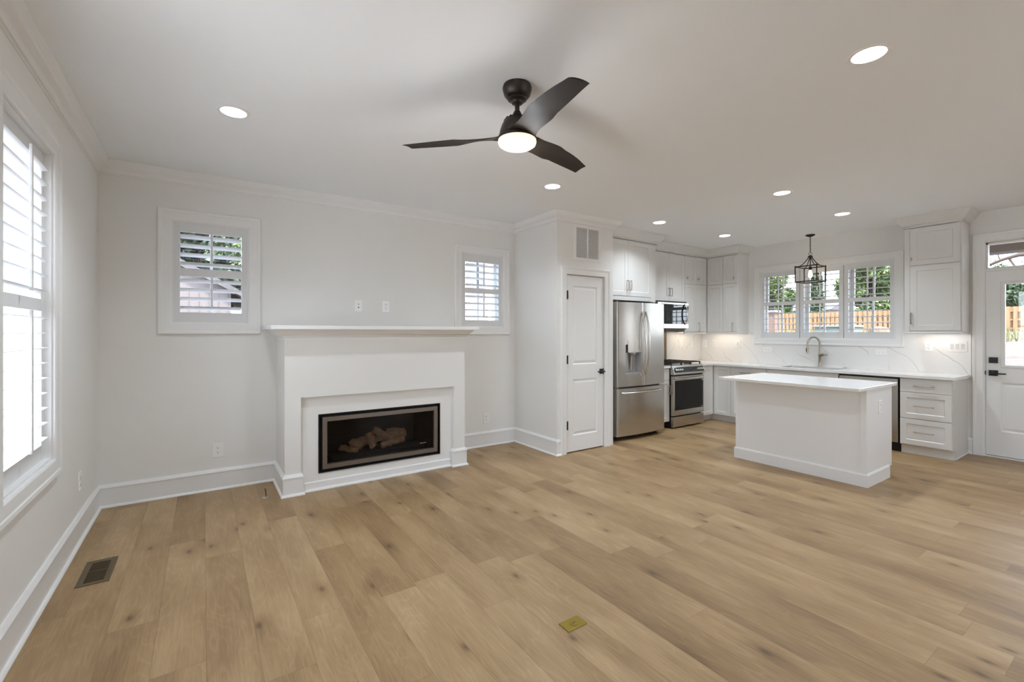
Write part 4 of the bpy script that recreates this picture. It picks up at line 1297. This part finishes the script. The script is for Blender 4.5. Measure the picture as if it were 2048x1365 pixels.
# under-cabinet light bars
for (lo, hi, l, c) in (((7.05, -0.18, 0), (7.50, -0.14, 0), 'slim under-cabinet light right of the microwave', (1.0, 0.80, 0.58)),
                       ((7.76, -0.80, 0), (7.80, -0.30, 0), 'slim under-cabinet light beneath the cabinets left of the window', (1.0, 0.86, 0.70)),
                       ((7.76, -3.33, 0), (7.80, -2.98, 0), 'slim under-cabinet light beneath the cabinet by the back door', (1.0, 0.92, 0.84))):
    t = thing('under_cabinet_light', l, 'light', ((lo[0] + hi[0]) / 2, (lo[1] + hi[1]) / 2, 1.3938), 'under-cabinet lights')
    mb = MB(); mb.box(lo[0], hi[0], lo[1], hi[1], 1.383, 1.3938); mb.build('housing', M_PLASTIC, t)
    mb = MB(); mb.box(lo[0] + .006, hi[0] - .006, lo[1] + .006, hi[1] - .006, 1.3815, 1.383); mb.build('lens', M_EMIT, t)
    L_ = lamp('bulb_light', 'AREA', ((lo[0] + hi[0]) / 2, (lo[1] + hi[1]) / 2, 1.380), UNDER_W, c, t, size=0.1)
    L_.data.shape = 'RECTANGLE'; L_.data.size = hi[0] - lo[0]; L_.data.size_y = hi[1] - lo[1]

# ------------------------------------------------------------------ refrigerator
t = thing('refrigerator', 'stainless steel french-door refrigerator with water dispenser', 'refrigerator', (5.47, -0.40, 0))
X0, X1, XS = 5.004, 5.938, 5.478
mb = MB(); mb.box(X0 + 0.004, X1 - 0.004, -0.690, -0.03, 0.045, 1.755, 0.004); mb.build('body', M_GREYSIDE, t)
mb = MB()
for x in (5.04, 5.88):
    for y in (-0.66, -0.08): mb.lathe([(0.018, 0), (0.018, 0.046)], (x, y, 0), seg=12)
mb.build('feet', M_BLACK, t)
mb = MB(); mb.box(5.02, 5.92, -0.68, -0.60, 0.016, 0.045); mb.build('base_grille', M_BLACK, t)
def bulge(x): return 0.768 + 0.030 * (1 - ((x - 5.471) / 0.467) ** 2)
def fdoor(name, x0, x1, z0, z1, hole=None, hc=None):
    mb = MB()
    n = 14
    xs = [x0 + (x1 - x0) * i / n for i in range(n + 1)]
    zs = [z0, z1]
    if hole:
        xs = sorted(set(xs + [hole[0], hole[1]])); zs = sorted(set(zs + [hole[2], hole[3]]))
    def fy_(x):
        e = min(x - x0, x1 - x)
        r_ = 0.012
        return bulge(x) - (r_ - math.sqrt(max(0, r_ * r_ - (r_ - min(e, r_)) ** 2)))
    xs = sorted(set(xs + [x0 + k for k in (0.002, 0.005, 0.012)] + [x1 - k for k in (0.002, 0.005, 0.012)]))
    sol = (lambda x, z: True) if not hole else (lambda x, z: not (hole[0] < x < hole[1] and hole[2] < z < hole[3]))
    mb.cells(xs, zs, sol, lambda x, z: (x, -fy_(x), z), lambda x, z: (x, -0.700, z))
    return mb.build(name, M_STEEL, t, smooth=30)
DH = (5.150, 5.428, 0.855, 1.228)
ld = fdoor('fridge_door', X0, XS - 0.002, 0.690, 1.772, DH)
rd = fdoor('fridge_door', XS + 0.002, X1, 0.690, 1.772)
fz = fdoor('freezer_drawer', X0, X1, 0.060, 0.668)
def curved_handle(par, x, z0, z1):
    mb = MB()
    pts = []
    for i in range(17):
        q = i / 16
        bow = 0.062 * math.sin(PI * q) ** 0.8
        pts.append((x, -(bulge(x) + 0.004 + bow), z0 + (z1 - z0) * q))
    mb.tube(pts, 0.013, 10, flat=(1.0, 0.75))
    return mb.build('handle', M_STEEL2, par, smooth=True)
curved_handle(ld, XS - 0.035, 0.815, 1.655)
curved_handle(rd, XS + 0.035, 0.815, 1.655)
mb = MB()
pts = []
for i in range(21):
    q = i / 20
    x = 5.075 + (5.870 - 5.075) * q
    pts.append((x, -(bulge(x) + 0.004 + 0.050 * math.sin(PI * q) ** 0.5), 0.612))
mb.tube(pts, 0.014, 10, flat=(1.15, 0.8)); mb.build('handle', M_STEEL2, fz, smooth=True)
# dispenser
mb = MB()
a, b, c, d = DH
yb = -0.715
ra = [mb.v(x, -bulge(x) + 0.004, z) for x, z in ((a, c), (b, c), (b, d), (a, d))]
rb = [mb.v(x, yb, z) for x, z in ((a + 0.02, c + 0.012), (b - 0.02, c + 0.012), (b - 0.02, d), (a + 0.02, d))]
for i in range(4): mb.face([ra[i], ra[(i + 1) % 4], rb[(i + 1) % 4], rb[i]])
mb.face(rb)
mb.build('dispenser_recess', mat('dispenser_grey', (0.44, 0.43, 0.43), 0.35, 0.3), ld)
mb = MB()
mb.cells([a + 0.035, (a + b) / 2, b - 0.012], [1.125, 1.285], lambda x, z: True, lambda x, z: (x, -bulge(x) - 0.004, z), lambda x, z: (x, -0.74, z))
mb.build('dispenser_panel', M_STEEL, ld)
mb = MB(); mb.lathe([(0.045, 0.0), (0.042, -0.02), (0.02, -0.03)], (5.30, -0.765, 1.125), seg=20); mb.build('nozzle', M_GREYPL, ld, smooth=True)
mb = MB(); mb.tube([(5.300, -0.745, 1.09), (5.312, -0.722, 0.90)], [0.020, 0.012], 12); mb.build('paddle', M_STEEL2, ld, smooth=True)
mb = MB(); mb.box(a + 0.004, a + 0.05, -0.772, -0.72, 0.97, 1.12, 0.003); mb.build('ice_chute', M_GREYPL, ld)
for x in (5.03, 5.912):
    mb = MB(); mb.box(x - 0.02, x + 0.02, -0.76, -0.64, 1.756, 1.781, 0.003); mb.build('hinge_cover', M_GREYSIDE, t)
mb = MB(); mb.lathe([(0.006, -0.012), (0.006, 0.012)], (X0 + 0.012, -0.735, 0.679), seg=10); mb.box(X0, X0 + 0.05, -0.76, -0.69, 0.675, 0.683); mb.build('hinge_bracket', M_STEEL2, t)

# ------------------------------------------------------------------ range
t = thing('gas_range', 'stainless steel slide-in gas range with black oven window', 'range', (6.61, -0.35, 0))
X0, X1 = 6.2425, 6.9795
mb = MB(); mb.box(X0 + 0.002, X1 - 0.002, -0.640, -0.016, 0.03, 0.895); mb.build('body', M_BLACK, t)
mb = MB()
for x in (X0 + .04, X1 - .04):
    for y in (-0.6, -0.06): mb.lathe([(0.015, 0), (0.015, 0.031)], (x, y, 0), seg=10)
mb.build('feet', M_BLACK, t)
mb = MB(); mb.box(X0, X1, -0.668, -0.016, 0.8955, 0.908, 0.003); mb.build('cooktop', M_STEEL, t)
mb = MB()   # slanted control panel
mb.prism([(-0.640, 0.775), (-0.700, 0.775), (-0.700, 0.790), (-0.668, 0.900), (-0.640, 0.895)], X0, X1, plane='bc')
cp = mb.build('control_panel', M_STEEL, t)
sl = Vector((0, 0.032, 0.110)).normalized(); nr = Vector((0, -0.110, 0.032)).normalized()
def onp(x, k, off=0.0): # k along the slant 0..1
    q = Vector((x, -0.700, 0.790)) + Vector((0, 0.032, 0.110)) * k + nr * off
    return (q.x, q.y, q.z)
def slab(mbx, x0, x1, k0, k1, o0, o1):
    V = [mbx.v(*onp(x, k, o)) for o in (o0, o1) for x, k in ((x0, k0), (x1, k0), (x1, k1), (x0, k1))]
    mbx.face(V[:4]); mbx.face(V[4:])
    for i in range(4): mbx.face([V[i], V[(i + 1) % 4], V[4 + (i + 1) % 4], V[4 + i]])
mb = MB(); slab(mb, X0 + 0.03, X1 - 0.01, 0.12, 0.80, 0.0005, 0.002); mb.build('control_glass', M_BLKGLASS, cp)
for x in (6.300, 6.345, 6.390, 6.435, 6.815, 6.860, 6.905, 6.950):
    mb = MB()
    p0, p1 = onp(x, 0.46, 0.002), onp(x, 0.46, 0.022)
    mb.tube([p0, p1], [0.019, 0.016], 16)
    mb.tube([onp(x, 0.46, 0.022), onp(x, 0.46, 0.024)], [0.012, 0.011], 16)
    mb.build('knob', M_STEEL2, cp, smooth=40)
f = at_y(-0.645)
mb = MB(f); mb.box(X0 + 0.002, X1 - 0.002, 0.0, 0.045, 0.185, 0.752, 0.004); dr = mb.build('oven_door', M_STEEL, t)
mb = MB(f); mb.box(X0 + 0.036, X1 - 0.028, 0.0452, 0.048, 0.262, 0.690, 0.001); mb.build('oven_window', mat('oven_glass', (0.012, 0.011, 0.010), 0.12, spec=0.22), dr)
mb = MB(f); pts = [(X0 + 0.03 + (X1 - X0 - 0.06) * i / 12, 0.045 + 0.045 * math.sin(PI * i / 12) ** 0.4, 0.718) for i in range(13)]
mb.tube(pts, 0.013, 10, flat=(1.3, 0.8)); mb.build('handle', M_STEEL2, dr, smooth=True)
mb = MB(f); mb.box(X1 - 0.058, X1 - 0.034, 0.0482, 0.0488, 0.668, 0.684); mb.build('energy_sticker', M_PLASTIC, dr)
mb = MB(f)
for k in range(4): mb.box(X1 - 0.078 + k * 0.011, X1 - 0.071 + k * 0.011, 0.0482, 0.0486, 0.278, 0.285)
mb.build('oven_mark', M_STEEL2, dr)
mb = MB(f); mb.lathe([(0.010, 0), (0.010, 0.001)], (6.60, 0.0452, 0.222), axis='b', seg=16); mb.build('badge', M_GREYPL, dr)
mb = MB(f); mb.box(X0 + 0.002, X1 - 0.002, 0.0, 0.040, 0.022, 0.168, 0.004); mb.build('warming_drawer', M_STEEL, t)
mb = MB(f); mb.box(X0 + 0.006, X1 - 0.006, 0.0, 0.028, 0.755, 0.772); mb.build('vent_gap', M_BLACK, t)
for gx0, gx1 in ((X0 + 0.02, X0 + 0.255), (X0 + 0.262, X1 - 0.262), (X1 - 0.255, X1 - 0.02)):
    mb = MB()
    y0, y1, zt = -0.635, -0.07, 0.946
    for y in (y0, (y0 + y1) / 2, y1): mb.box(gx0, gx1, y - 0.006, y + 0.006, zt - 0.012, zt, 0.002)
    for x in (gx0 + 0.006, (gx0 + gx1) / 2, gx1 - 0.006): mb.box(x - 0.006, x + 0.006, y0, y1, zt - 0.010, zt + 0.002, 0.002)
    for x in (gx0 + 0.006, gx1 - 0.006):
        for y in (y0, y1): mb.box(x - 0.007, x + 0.007, y - 0.007, y + 0.007, 0.9082, zt)
    mb.build('grate', M_IRON, t)
for x, y in ((X0 + 0.137, -0.20), (X0 + 0.137, -0.49), ((X0 + X1) / 2, -0.35), (X1 - 0.137, -0.20), (X1 - 0.137, -0.49)):
    mb = MB(); mb.lathe([(0.05, 0), (0.048, 0.010), (0.036, 0.012), (0.036, 0.020), (0.001, 0.022)], (x, y, 0.9082), seg=20); mb.build('burner', M_IRON, t, smooth=40)

# ------------------------------------------------------------------ microwave
t = thing('microwave', 'stainless over-the-range microwave with mirrored black door', 'microwave', (6.61, -0.20, 1.44))
X0, X1 = 6.2405, 6.985
mb = MB(); mb.box(X0, X1, -0.375, -0.014, 1.430, 1.862); mb.build('body', mat('microwave_body', (0.10, 0.08, 0.06), 0.5, 0.3), t)
f = at_y(-0.376)
mb = MB(f); mb.box(X0, X1 - 0.001, 0.0, 0.046, 1.446, 1.838, 0.003); fr_ = mb.build('front_frame', M_STEEL2, t)
mb = MB(f); mb.box(X0 + 0.045, X1 - 0.068, 0.0462, 0.049, 1.512, 1.812, 0.001); mb.build('door_glass', M_BLKGLASS, fr_)
mb = MB(f); mb.box(X1 - 0.062, X1 - 0.008, 0.0462, 0.049, 1.512, 1.812, 0.001); mb.build('control_panel', M_BLKGLASS, fr_)
mb = MB(f)
for k in range(6): mb.box(X1 - 0.042, X1 - 0.030, 0.0491, 0.0495, 1.56 + k * 0.035, 1.568 + k * 0.035)
mb.build('button_marks', M_STEEL2, fr_)
mb = MB(f); pts = [(X1 - 0.095, 0.049 + 0.055 * math.sin(PI * i / 14) ** 0.8, 1.505 + 0.315 * i / 14) for i in range(15)]
mb.tube(pts, 0.012, 10, flat=(1, 0.7)); mb.build('handle', M_STEEL2, fr_, smooth=True)
mb = MB(f); mb.box(X0 + 0.004, X1 - 0.004, 0.0, 0.012, 1.840, 1.862); mb.build('top_vent', M_BLACK, t)

# ------------------------------------------------------------------ lantern pendant
px, py = 7.668, -1.865
pz = H
t = thing('lantern_pendant', 'bronze square lantern pendant hanging in front of the kitchen window', 'pendant light', (px, py, pz))
mb = MB(); mb.lathe([(0.058, 0), (0.060, -0.004), (0.048, -0.018), (0.020, -0.028), (0.008, -0.034)], (px, py, pz), seg=32); mb.build('canopy', M_BRONZE, t, smooth=50)
mb = MB()
z = pz - 0.032
k = 0
while z > 2.500:
    a = 0.0075
    pts = []
    for i in range(12):
        q = 2 * PI * i / 12
        u_, v_ = a * math.cos(q), 0.017 * math.sin(q)
        pts.append((px + (u_ if k % 2 else 0), py + (0 if k % 2 else u_), z - 0.014 + v_))
    mb.tube(pts, 0.0026, 6, closed=True)
    z -= 0.0265; k += 1
mb.build('chain', M_BRONZE, t, smooth=True)
mb = MB(); mb.tube([(px + 0.55 * 0.02 * math.cos(q) * 1.4, py - 0.83 * 0.02 * math.cos(q) * 1.0, 2.475 + 0.019 * math.sin(q)) for q in [2 * PI * i / 20 for i in range(20)]], 0.0026, 6, closed=True); mb.build('loop', M_BRONZE, t, smooth=True)
mb = MB(); mb.lathe([(0.005, 2.458), (0.012, 2.452), (0.030, 2.444), (0.030, 2.436), (0.016, 2.432), (0.012, 2.40)], (px, py, 0), seg=24); mb.build('top_cap', M_BRONZE, t, smooth=40)
hs, zt, zb = 0.135, 2.297, 2.087
rotp = 0.0
def cr_(a, b): return (px + a * math.cos(rotp) - b * math.sin(rotp), py + a * math.sin(rotp) + b * math.cos(rotp))
mb = MB()
for sx, sy in ((1, 1), (1, -1), (-1, -1), (-1, 1)):
    x, y = cr_(sx * hs, sy * hs)
    mb.tube([(x, y, zb - 0.004), (x, y, zt + 0.014)], 0.0085, 4)
    x2, y2 = cr_(*((-sx * hs, sy * hs) if sx == sy else (sx * hs, -sy * hs)))
    for zz in (zt, zb): mb.tube([(x, y, zz), (x2, y2, zz)], 0.0078, 4)
    pts = []
    for i in range(11):
        q = i / 10
        r_ = 0.014 + (hs - 0.014) * q
        pts.append((*cr_(sx * r_, sy * r_), zt + 0.135 * (1 - q) ** 2.3))
    mb.tube(pts, 0.0055, 6)
mb.build('cage', M_BRONZE, t, smooth=30)
mb = MB(); mb.lathe([(0.006, 2.43), (0.006, 2.30), (0.018, 2.296), (0.019, 2.252), (0.012, 2.248)], (px, py, 0), seg=20); mb.build('socket', M_BRONZE, t, smooth=40)
mb = MB(); mb.lathe([(0.012, 2.248), (0.018, 2.225), (0.026, 2.190), (0.024, 2.165), (0.014, 2.146), (0.001, 2.141)], (px, py, 0), seg=24); mb.build('bulb', M_BULB, t, smooth=True)
lamp('bulb_light', 'POINT', (px, py, 2.19), 2.0, (1, 0.82, 0.6), t, radius=0.03)

# ------------------------------------------------------------------ outdoors
def grid_ground():
    bm = bmesh.new()
    xs = [-40, -20, -5, 8.1, 11, 14, 18, 22, 26, 30, 34, 39, 50, 80]
    ys = [-60, -30, -10, -4, 0, 4, 8, 14, 20, 30, 60]
    def hz(x, y):
        if x <= 11: return -0.35
        if x >= 39: return 1.38
        q = (x - 11) / 28
        return -0.35 + 1.73 * (q ** 0.85)
    V = [[bm.verts.new((x, y, hz(x, y))) for y in ys] for x in xs]
    for i in range(len(xs) - 1):
        for j in range(len(ys) - 1): bm.faces.new([V[i][j], V[i + 1][j], V[i + 1][j + 1], V[i][j + 1]])
    bmesh.ops.recalc_face_normals(bm, faces=bm.faces)
    me = bpy.data.meshes.new('yard_ground'); bm.to_mesh(me); bm.free(); me.materials.append(M_GROUND)
    o = bpy.data.objects.new('yard_ground', me); COL.objects.link(o)
    return st(o, 'bare sloping yard of soil and gravel')
grid_ground()
def gz(x):
    if x <= 11: return -0.35
    if x >= 39: return 1.38
    return -0.35 + 1.73 * (((x - 11) / 28) ** 0.85)
# porch behind the kitchen
mb = MB(); mb.box(XW + 0.161, 10.75, -9.0, 1.0, -0.34, -0.04); st(mb.build('porch_floor', M_PORCHFL), 'concrete porch slab')
mb = MB(); mb.box(XW + 0.161, 10.9, -9.0, 1.0, 2.70, 2.78); st(mb.build('porch_ceiling', M_PORCHCEIL), 'tan board porch ceiling')
mb = MB(); mb.box(10.45, 10.60, -9.0, 1.0, 2.58, 2.699); st(mb.build('porch_beam', M_PORCHCEIL))
mb = MB(); mb.box(10.601, 10.63, -9.0, 1.0, 2.555, 2.70); st(mb.build('porch_fascia', M_SIDING))
mb = MB(); mb.box(-0.9, XW + 0.9, YF - 1.6, YF - 0.161, 2.78, 2.86); st(mb.build('front_sun_screen', M_SIDING))  # overhang added to keep direct sun out of the front window
mb = MB(); mb.box(-1.2, -0.161, YF - 0.5, 0.3, 2.78, 2.86); st(mb.build('side_sun_screen', M_SIDING))  # overhang added to stop sun patches coming through the left windows
mb = MB(); mb.box(-0.16, XW + 0.16, YF - 0.16, 0.16, 2.86, 2.96); st(mb.build('roof_deck', M_ROOF))

mb = MB(); mb.box(-12, 20, -26, YF - 0.3, -0.34, -0.2); mb.box(-9, -0.3, YF - 0.3, 1.5, -0.34, -0.2); st(mb.build('bounce_slab', M_BOUNCE), 'pale slab added outside to bounce sunlight into the room')  # reflector slab, added to throw sunlight up through the windows
# fence: boards on two sides of the rails
def fence():
    t = thing('wood_fence', 'tall shadowbox fence of orange cedar boards across the yard', 'fence', (39, 7, 1.38))
    y, k = -8.0, 0
    fr, bk = MB(), MB()
    while y < 24:
        fr.box(38.96, 38.985, y, y + 0.17, 1.40, 2.87 + 0.01 * ((k * 7) % 3))
        bk.box(39.075, 39.10, y + 0.14, y + 0.31, 1.40, 2.86)
        y += 0.285; k += 1
    fr.build('front_boards', M_FENCE, t); bk.build('rear_boards', M_FENCE, t)
    for z in (1.62, 2.12, 2.62):
        mb = MB(); mb.box(38.986, 39.074, -8.0, 24.3, z - 0.045, z + 0.045); mb.build('rail', M_FENCE, t)
fence()
# weeds in front of the fence
def scatter(name, m, pts, size, parent=None, flat=False, seed=1):
    rng_ = np.random.default_rng(seed)
    P = np.asarray(pts, dtype=float); n = len(P)
    a = rng_.normal(size=(n, 3)); a /= np.linalg.norm(a, axis=1)[:, None]
    b = rng_.normal(size=(n, 3)); b -= (b * a).sum(1)[:, None] * a; b /= np.linalg.norm(b, axis=1)[:, None]
    s_ = (size * rng_.uniform(0.6, 1.4, n))[:, None]
    if flat:
        a = np.tile([0, 0, 1.0], (n, 1)) + rng_.normal(size=(n, 3)) * 0.25; b = rng_.normal(size=(n, 3)); b[:, 2] = 0
        b /= np.linalg.norm(b, axis=1)[:, None]
        V = np.stack([P - b * s_ * 0.12, P + b * s_ * 0.12, P + a * s_, P + a * s_ * 1.01], 1)
    else:
        V = np.stack([P - a * s_, P - b * s_ * 0.45, P + a * s_, P + b * s_ * 0.45], 1)
    me = bpy.data.meshes.new(name)
    me.from_pydata(V.reshape(-1, 3).tolist(), [], [(4 * i, 4 * i + 1, 4 * i + 2, 4 * i + 3) for i in range(n)])
    me.materials.append(m)
    o = bpy.data.objects.new(name, me); COL.objects.link(o)
    if parent is not None:
        o.parent = parent
        me.transform(Matrix.Translation(-world_loc(parent)))
    return o
rg = np.random.default_rng(7)
n = 7000
wx = rg.uniform(31.0, 38.7, n); wy = rg.uniform(-7, 18, n)
o = scatter('weeds', M_WEED, np.stack([wx, wy, [gz(x) - 0.02 for x in wx]], 1), 0.26, flat=True, seed=3)
tag(o, 'dry weeds and tall grass along the foot of the fence', 'grass', kind='stuff')

def crown_pts(blobs, per, seed):
    r_ = np.random.default_rng(seed); out = []
    for (x, y, z, rad, n_) in blobs:
        n2 = int(per * n_)
        d = r_.normal(size=(n2, 3)); d /= np.linalg.norm(d, axis=1)[:, None]
        rr = rad * r_.uniform(0.45, 1.05, n2) ** 0.6
        out.append(np.array([x, y, z]) + d * rr[:, None] * np.array([1, 1, 0.9]))
    return np.concatenate(out)
def tree(x, y, base, label, blobs, leafm, per=900, leaf=0.17, trunk=0.22, seed=1, limbs=()):
    t = thing('tree', label, 'tree', (x, y, base), 'trees behind the fence')
    mb = MB()
    top = max(b[2] for b in blobs)
    mb.tube([(x, y, base - 0.1), (x + 0.1, y, base + (top - base) * 0.5), (x, y + 0.1, top)], [trunk, trunk * 0.7, trunk * 0.3], 10)
    for b in blobs[:8]:
        mb.tube([(x, y, base + (b[2] - base) * 0.55), ((x + b[0]) / 2, (y + b[1]) / 2, (base + b[2]) / 2 + 0.6), b[:3]], [trunk * 0.4, trunk * 0.25, 0.03], 6)
    mb.build('trunk', M_BARK, t, smooth=True)
    scatter('foliage', leafm, crown_pts(blobs, per, seed), leaf, t, seed=seed)
    return t
def blobs(cx, cy, cz, rx, rz, n_, seed, rad=(0.7, 1.3)):
    r_ = random.Random(seed); out = []
    for i in range(n_):
        a, e = r_.uniform(0, 2 * PI), r_.uniform(-1, 1)
        q = r_.uniform(0.2, 1) ** 0.5
        out.append((cx + rx * q * math.cos(a) * math.sqrt(1 - e * e), cy + rx * q * math.sin(a) * math.sqrt(1 - e * e), cz + rz * e * q, r_.uniform(*rad), 1.0))
    return out
tree(44, 16.6, 1.3, 'bushy tree behind the fence at the left kitchen window panel', blobs(44, 16.6, 5.0, 1.5, 3.2, 26, 11, (0.6, 0.95)), M_LEAF, 1000, seed=21)
tree(51, 15.9, 1.3, 'dark thin conifer behind the fence at the middle kitchen window panel', [(51, 15.9, 2.5 + 0.7 * i, 1.15 - 0.08 * i, 0.9) for i in range(11)], M_LEAFD, 900, leaf=0.14, trunk=0.15, seed=22)
tree(43, 8.7, 1.3, 'tall leafy tree behind the fence at the right kitchen window panel', blobs(43, 8.7, 5.0, 1.7, 3.1, 24, 12, (0.6, 1.0)), M_LEAF, 1000, seed=23)
tree(45, 3.4, 1.3, 'broad dark tree above the fence seen in the door glass', blobs(45, 1.2, 3.3, 4.2, 1.5, 34, 13, (0.6, 0.9)), M_LEAFD, 1100, seed=24)
# near limb seen through the transom
t = thing('tree', 'arching dark oak limb with leaves seen through the door transom', 'tree', (23, -5.5, 0.4))
mb = MB(); mb.tube([(23, -5.5, gz(23) - 0.1), (22.8, -4.8, 2.2), (22.4, -3.4, 3.5), (22, -2.4, 3.82), (22, -1.85, 3.84), (22, -1.5, 3.74), (22, -1.2, 3.60), (22.1, -0.5, 3.4)], [0.26, 0.2, 0.11, 0.075, 0.065, 0.05, 0.045, 0.02], 10)
mb.tube([(22, -1.62, 3.78), (22, -1.7, 3.6), (22, -1.85, 3.3)], [0.04, 0.03, 0.02], 8)
mb.tube([(22, -1.45, 3.70), (22, -1.4, 3.82), (22, -1.38, 3.95)], [0.025, 0.02, 0.015], 8)
mb.build('trunk', M_BARK, t, smooth=True)
scatter('foliage', M_LEAF, crown_pts([(22.1, -1.2, 3.52, 0.13, .5), (21.9, -1.42, 3.50, 0.12, .6), (22.1, -1.62, 3.52, 0.13, .3), (22.1, -0.6, 3.5, 0.3, .6), (22, -1.95, 3.55, 0.12, .3), (22, -2.3, 3.95, 0.2, .4), (22.1, -1.25, 3.72, .09, .2)], 200, 31), 0.035, t, seed=31)
# utility box, boulder, pier, roof of a far house
t = thing('utility_box', 'pale green utility box standing in the back yard', 'utility box', (20, 2.35, gz(20)))
mb = MB(); mb.box(19.5, 20.5, 1.80, 2.95, gz(20) - 0.1, 1.56, 0.03); mb.build('cabinet', M_UTIL, t)
mb = MB(); mb.box(19.45, 20.55, 1.75, 3.0, 1.561, 1.65, 0.02); mb.build('lid', M_UTIL, t)
mb = MB()
mb.lathe([(0.02, 1.60), (0.26, 1.54), (0.38, 1.2), (0.48, 0.7), (0.45, gz(20) - 0.1)], (20.2, 1.2, 0), seg=9)
tag(mb.build('boulder', M_ROCK, origin=(20.2, 1.2, gz(20))), 'tan boulder beside the utility box', 'rock')
t = thing('brick_pier', 'pinkish brick pier with a flat cap in the yard', 'pier', (16.0, 2.72, gz(16)))
M_CAP = mat('pier_cap_stone', (0.16, 0.15, 0.14), 0.85)
mb = MB(); mb.box(15.87, 16.13, 2.60, 2.86, gz(16) - 0.1, 2.02); mb.build('shaft', M_PIER, t)
mb = MB(); mb.box(15.82, 16.18, 2.55, 2.91, 2.021, 2.10, 0.01); mb.build('cap', M_CAP, t)
t = st_empty('distant_house', (60, 24, 1.3), 'low dark-roofed house beyond the fence')
mb = MB(); mb.box(58, 64, 17.5, 30, 1.3, 3.9); mb.build('wall', M_SIDING, t)
mb = MB(); mb.prism([(57.4, 3.9), (64.6, 3.9), (61, 5.0)], 17, 30.5, plane='ac'); mb.build('roof', M_ROOF, t)

def clap_wall(mb, f, s0, s1, z0, z1, pitch=0.12):
    z = z0
    while z < z1 - 1e-6:
        zt = min(z + pitch, z1)
        mb.prism([(0.016, z), (0.0, zt), (-0.02, zt), (-0.02, z)], s0, s1, plane='bc')
        z = zt
# white house straight out of the right small window
fh = lambda s, d, z: (s, 8.0 - d, z)
t = thing('white_house', 'white clapboard house seen through the shutter right of the fireplace', 'house', (9.2, 11, -0.35))
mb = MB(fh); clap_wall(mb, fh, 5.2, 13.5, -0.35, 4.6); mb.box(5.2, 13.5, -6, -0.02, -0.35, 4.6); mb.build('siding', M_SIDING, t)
mb = MB(fh)
for s in (5.2, 8.45, 13.4): mb.box(s - 0.06, s + 0.06, 0, 0.03, -0.35, 4.6)
mb.build('corner_board', M_TRIM, t)
for (a, b, c, d) in ((7.55, 7.95, 2.4, 3.6), (8.0 + 0.02, 8.3, 2.4, 3.6), (7.4, 8.2, 0.3, 1.6)):
    mb = MB(fh); mb.sweep([(a, c), (b, c), (b, d), (a, d)], [(0, 0), (0, 0.04), (-0.07, 0.04), (-0.07, 0)], closed=True, to=lambda p, q, h: (p, h, q)); wf = mb.build('window_frame', M_TRIM, t)
    mb = MB(fh); mb.box(a, b, 0.002, 0.018, c, d); mb.build('pane', mat('house_pane', (0.10, 0.11, 0.13), 0.1), wf)
mb = MB(fh); mb.prism([(4.8, 4.6), (13.9, 4.6), (9.35, 7.2)], 0.4, -6.4, plane='ac'); mb.build('roof', M_ROOF, t)
# white neighbour seen through the left window
fh2 = lambda s, d, z: (s, 9.5 - d, z)
t = thing('white_house', 'white clapboard house seen through the tall left window', 'house', (-5.5, 12, -0.35))
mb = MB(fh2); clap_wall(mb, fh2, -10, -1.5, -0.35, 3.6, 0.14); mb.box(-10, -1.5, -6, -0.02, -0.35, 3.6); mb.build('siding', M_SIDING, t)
mb = MB(fh2)
for s in (-2.95, -2.62, -1.5): mb.box(s - 0.05, s + 0.05, 0, 0.03, -0.35, 3.6)
mb.build('corner_board', M_TRIM, t)
# grey shed in the small left window
fh3 = lambda s, d, z: (s, 6.0 - d, z)
t = thing('grey_shed', 'grey board-and-batten shed seen through the shutter left of the fireplace', 'shed', (-0.4, 7.5, -0.35))
mb = MB(fh3); mb.prism([(-1.1, -0.35), (1.15, -0.35), (1.15, 2.20), (0.2, 2.74), (-1.1, 2.74)], 0, -3, plane='ac')
for i in range(14): mb.box(-1.0 + i * 0.16, -0.98 + i * 0.16, 0.001, 0.012, -0.35, 2.2)
mb.build('wall', M_GREYSID, t)
mb = MB(fh3); mb.prism([(1.45, 2.04), (1.45, 2.14), (0.15, 2.88), (-1.4, 2.88), (-1.4, 2.76), (0.12, 2.76)], 0.2, -3.2, plane='ac'); mb.build('roof', M_ROOF, t)
tree(1.0, 15.5, -0.35, 'dense green tree seen through the shutter left of the fireplace', blobs(1.6, 15.5, 4.8, 2.2, 3.0, 30, 14), M_LEAFD, 1300, leaf=0.12, seed=41)['group'] = 'trees beside the house'
tree(2.6, 9.0, -0.35, 'lighter leafy bush behind the grey shed', blobs(2.2, 9.2, 2.3, 0.9, 1.6, 12, 15, (0.4, 0.7)), M_LEAF, 700, leaf=0.09, trunk=0.08, seed=42)['group'] = 'trees beside the house'
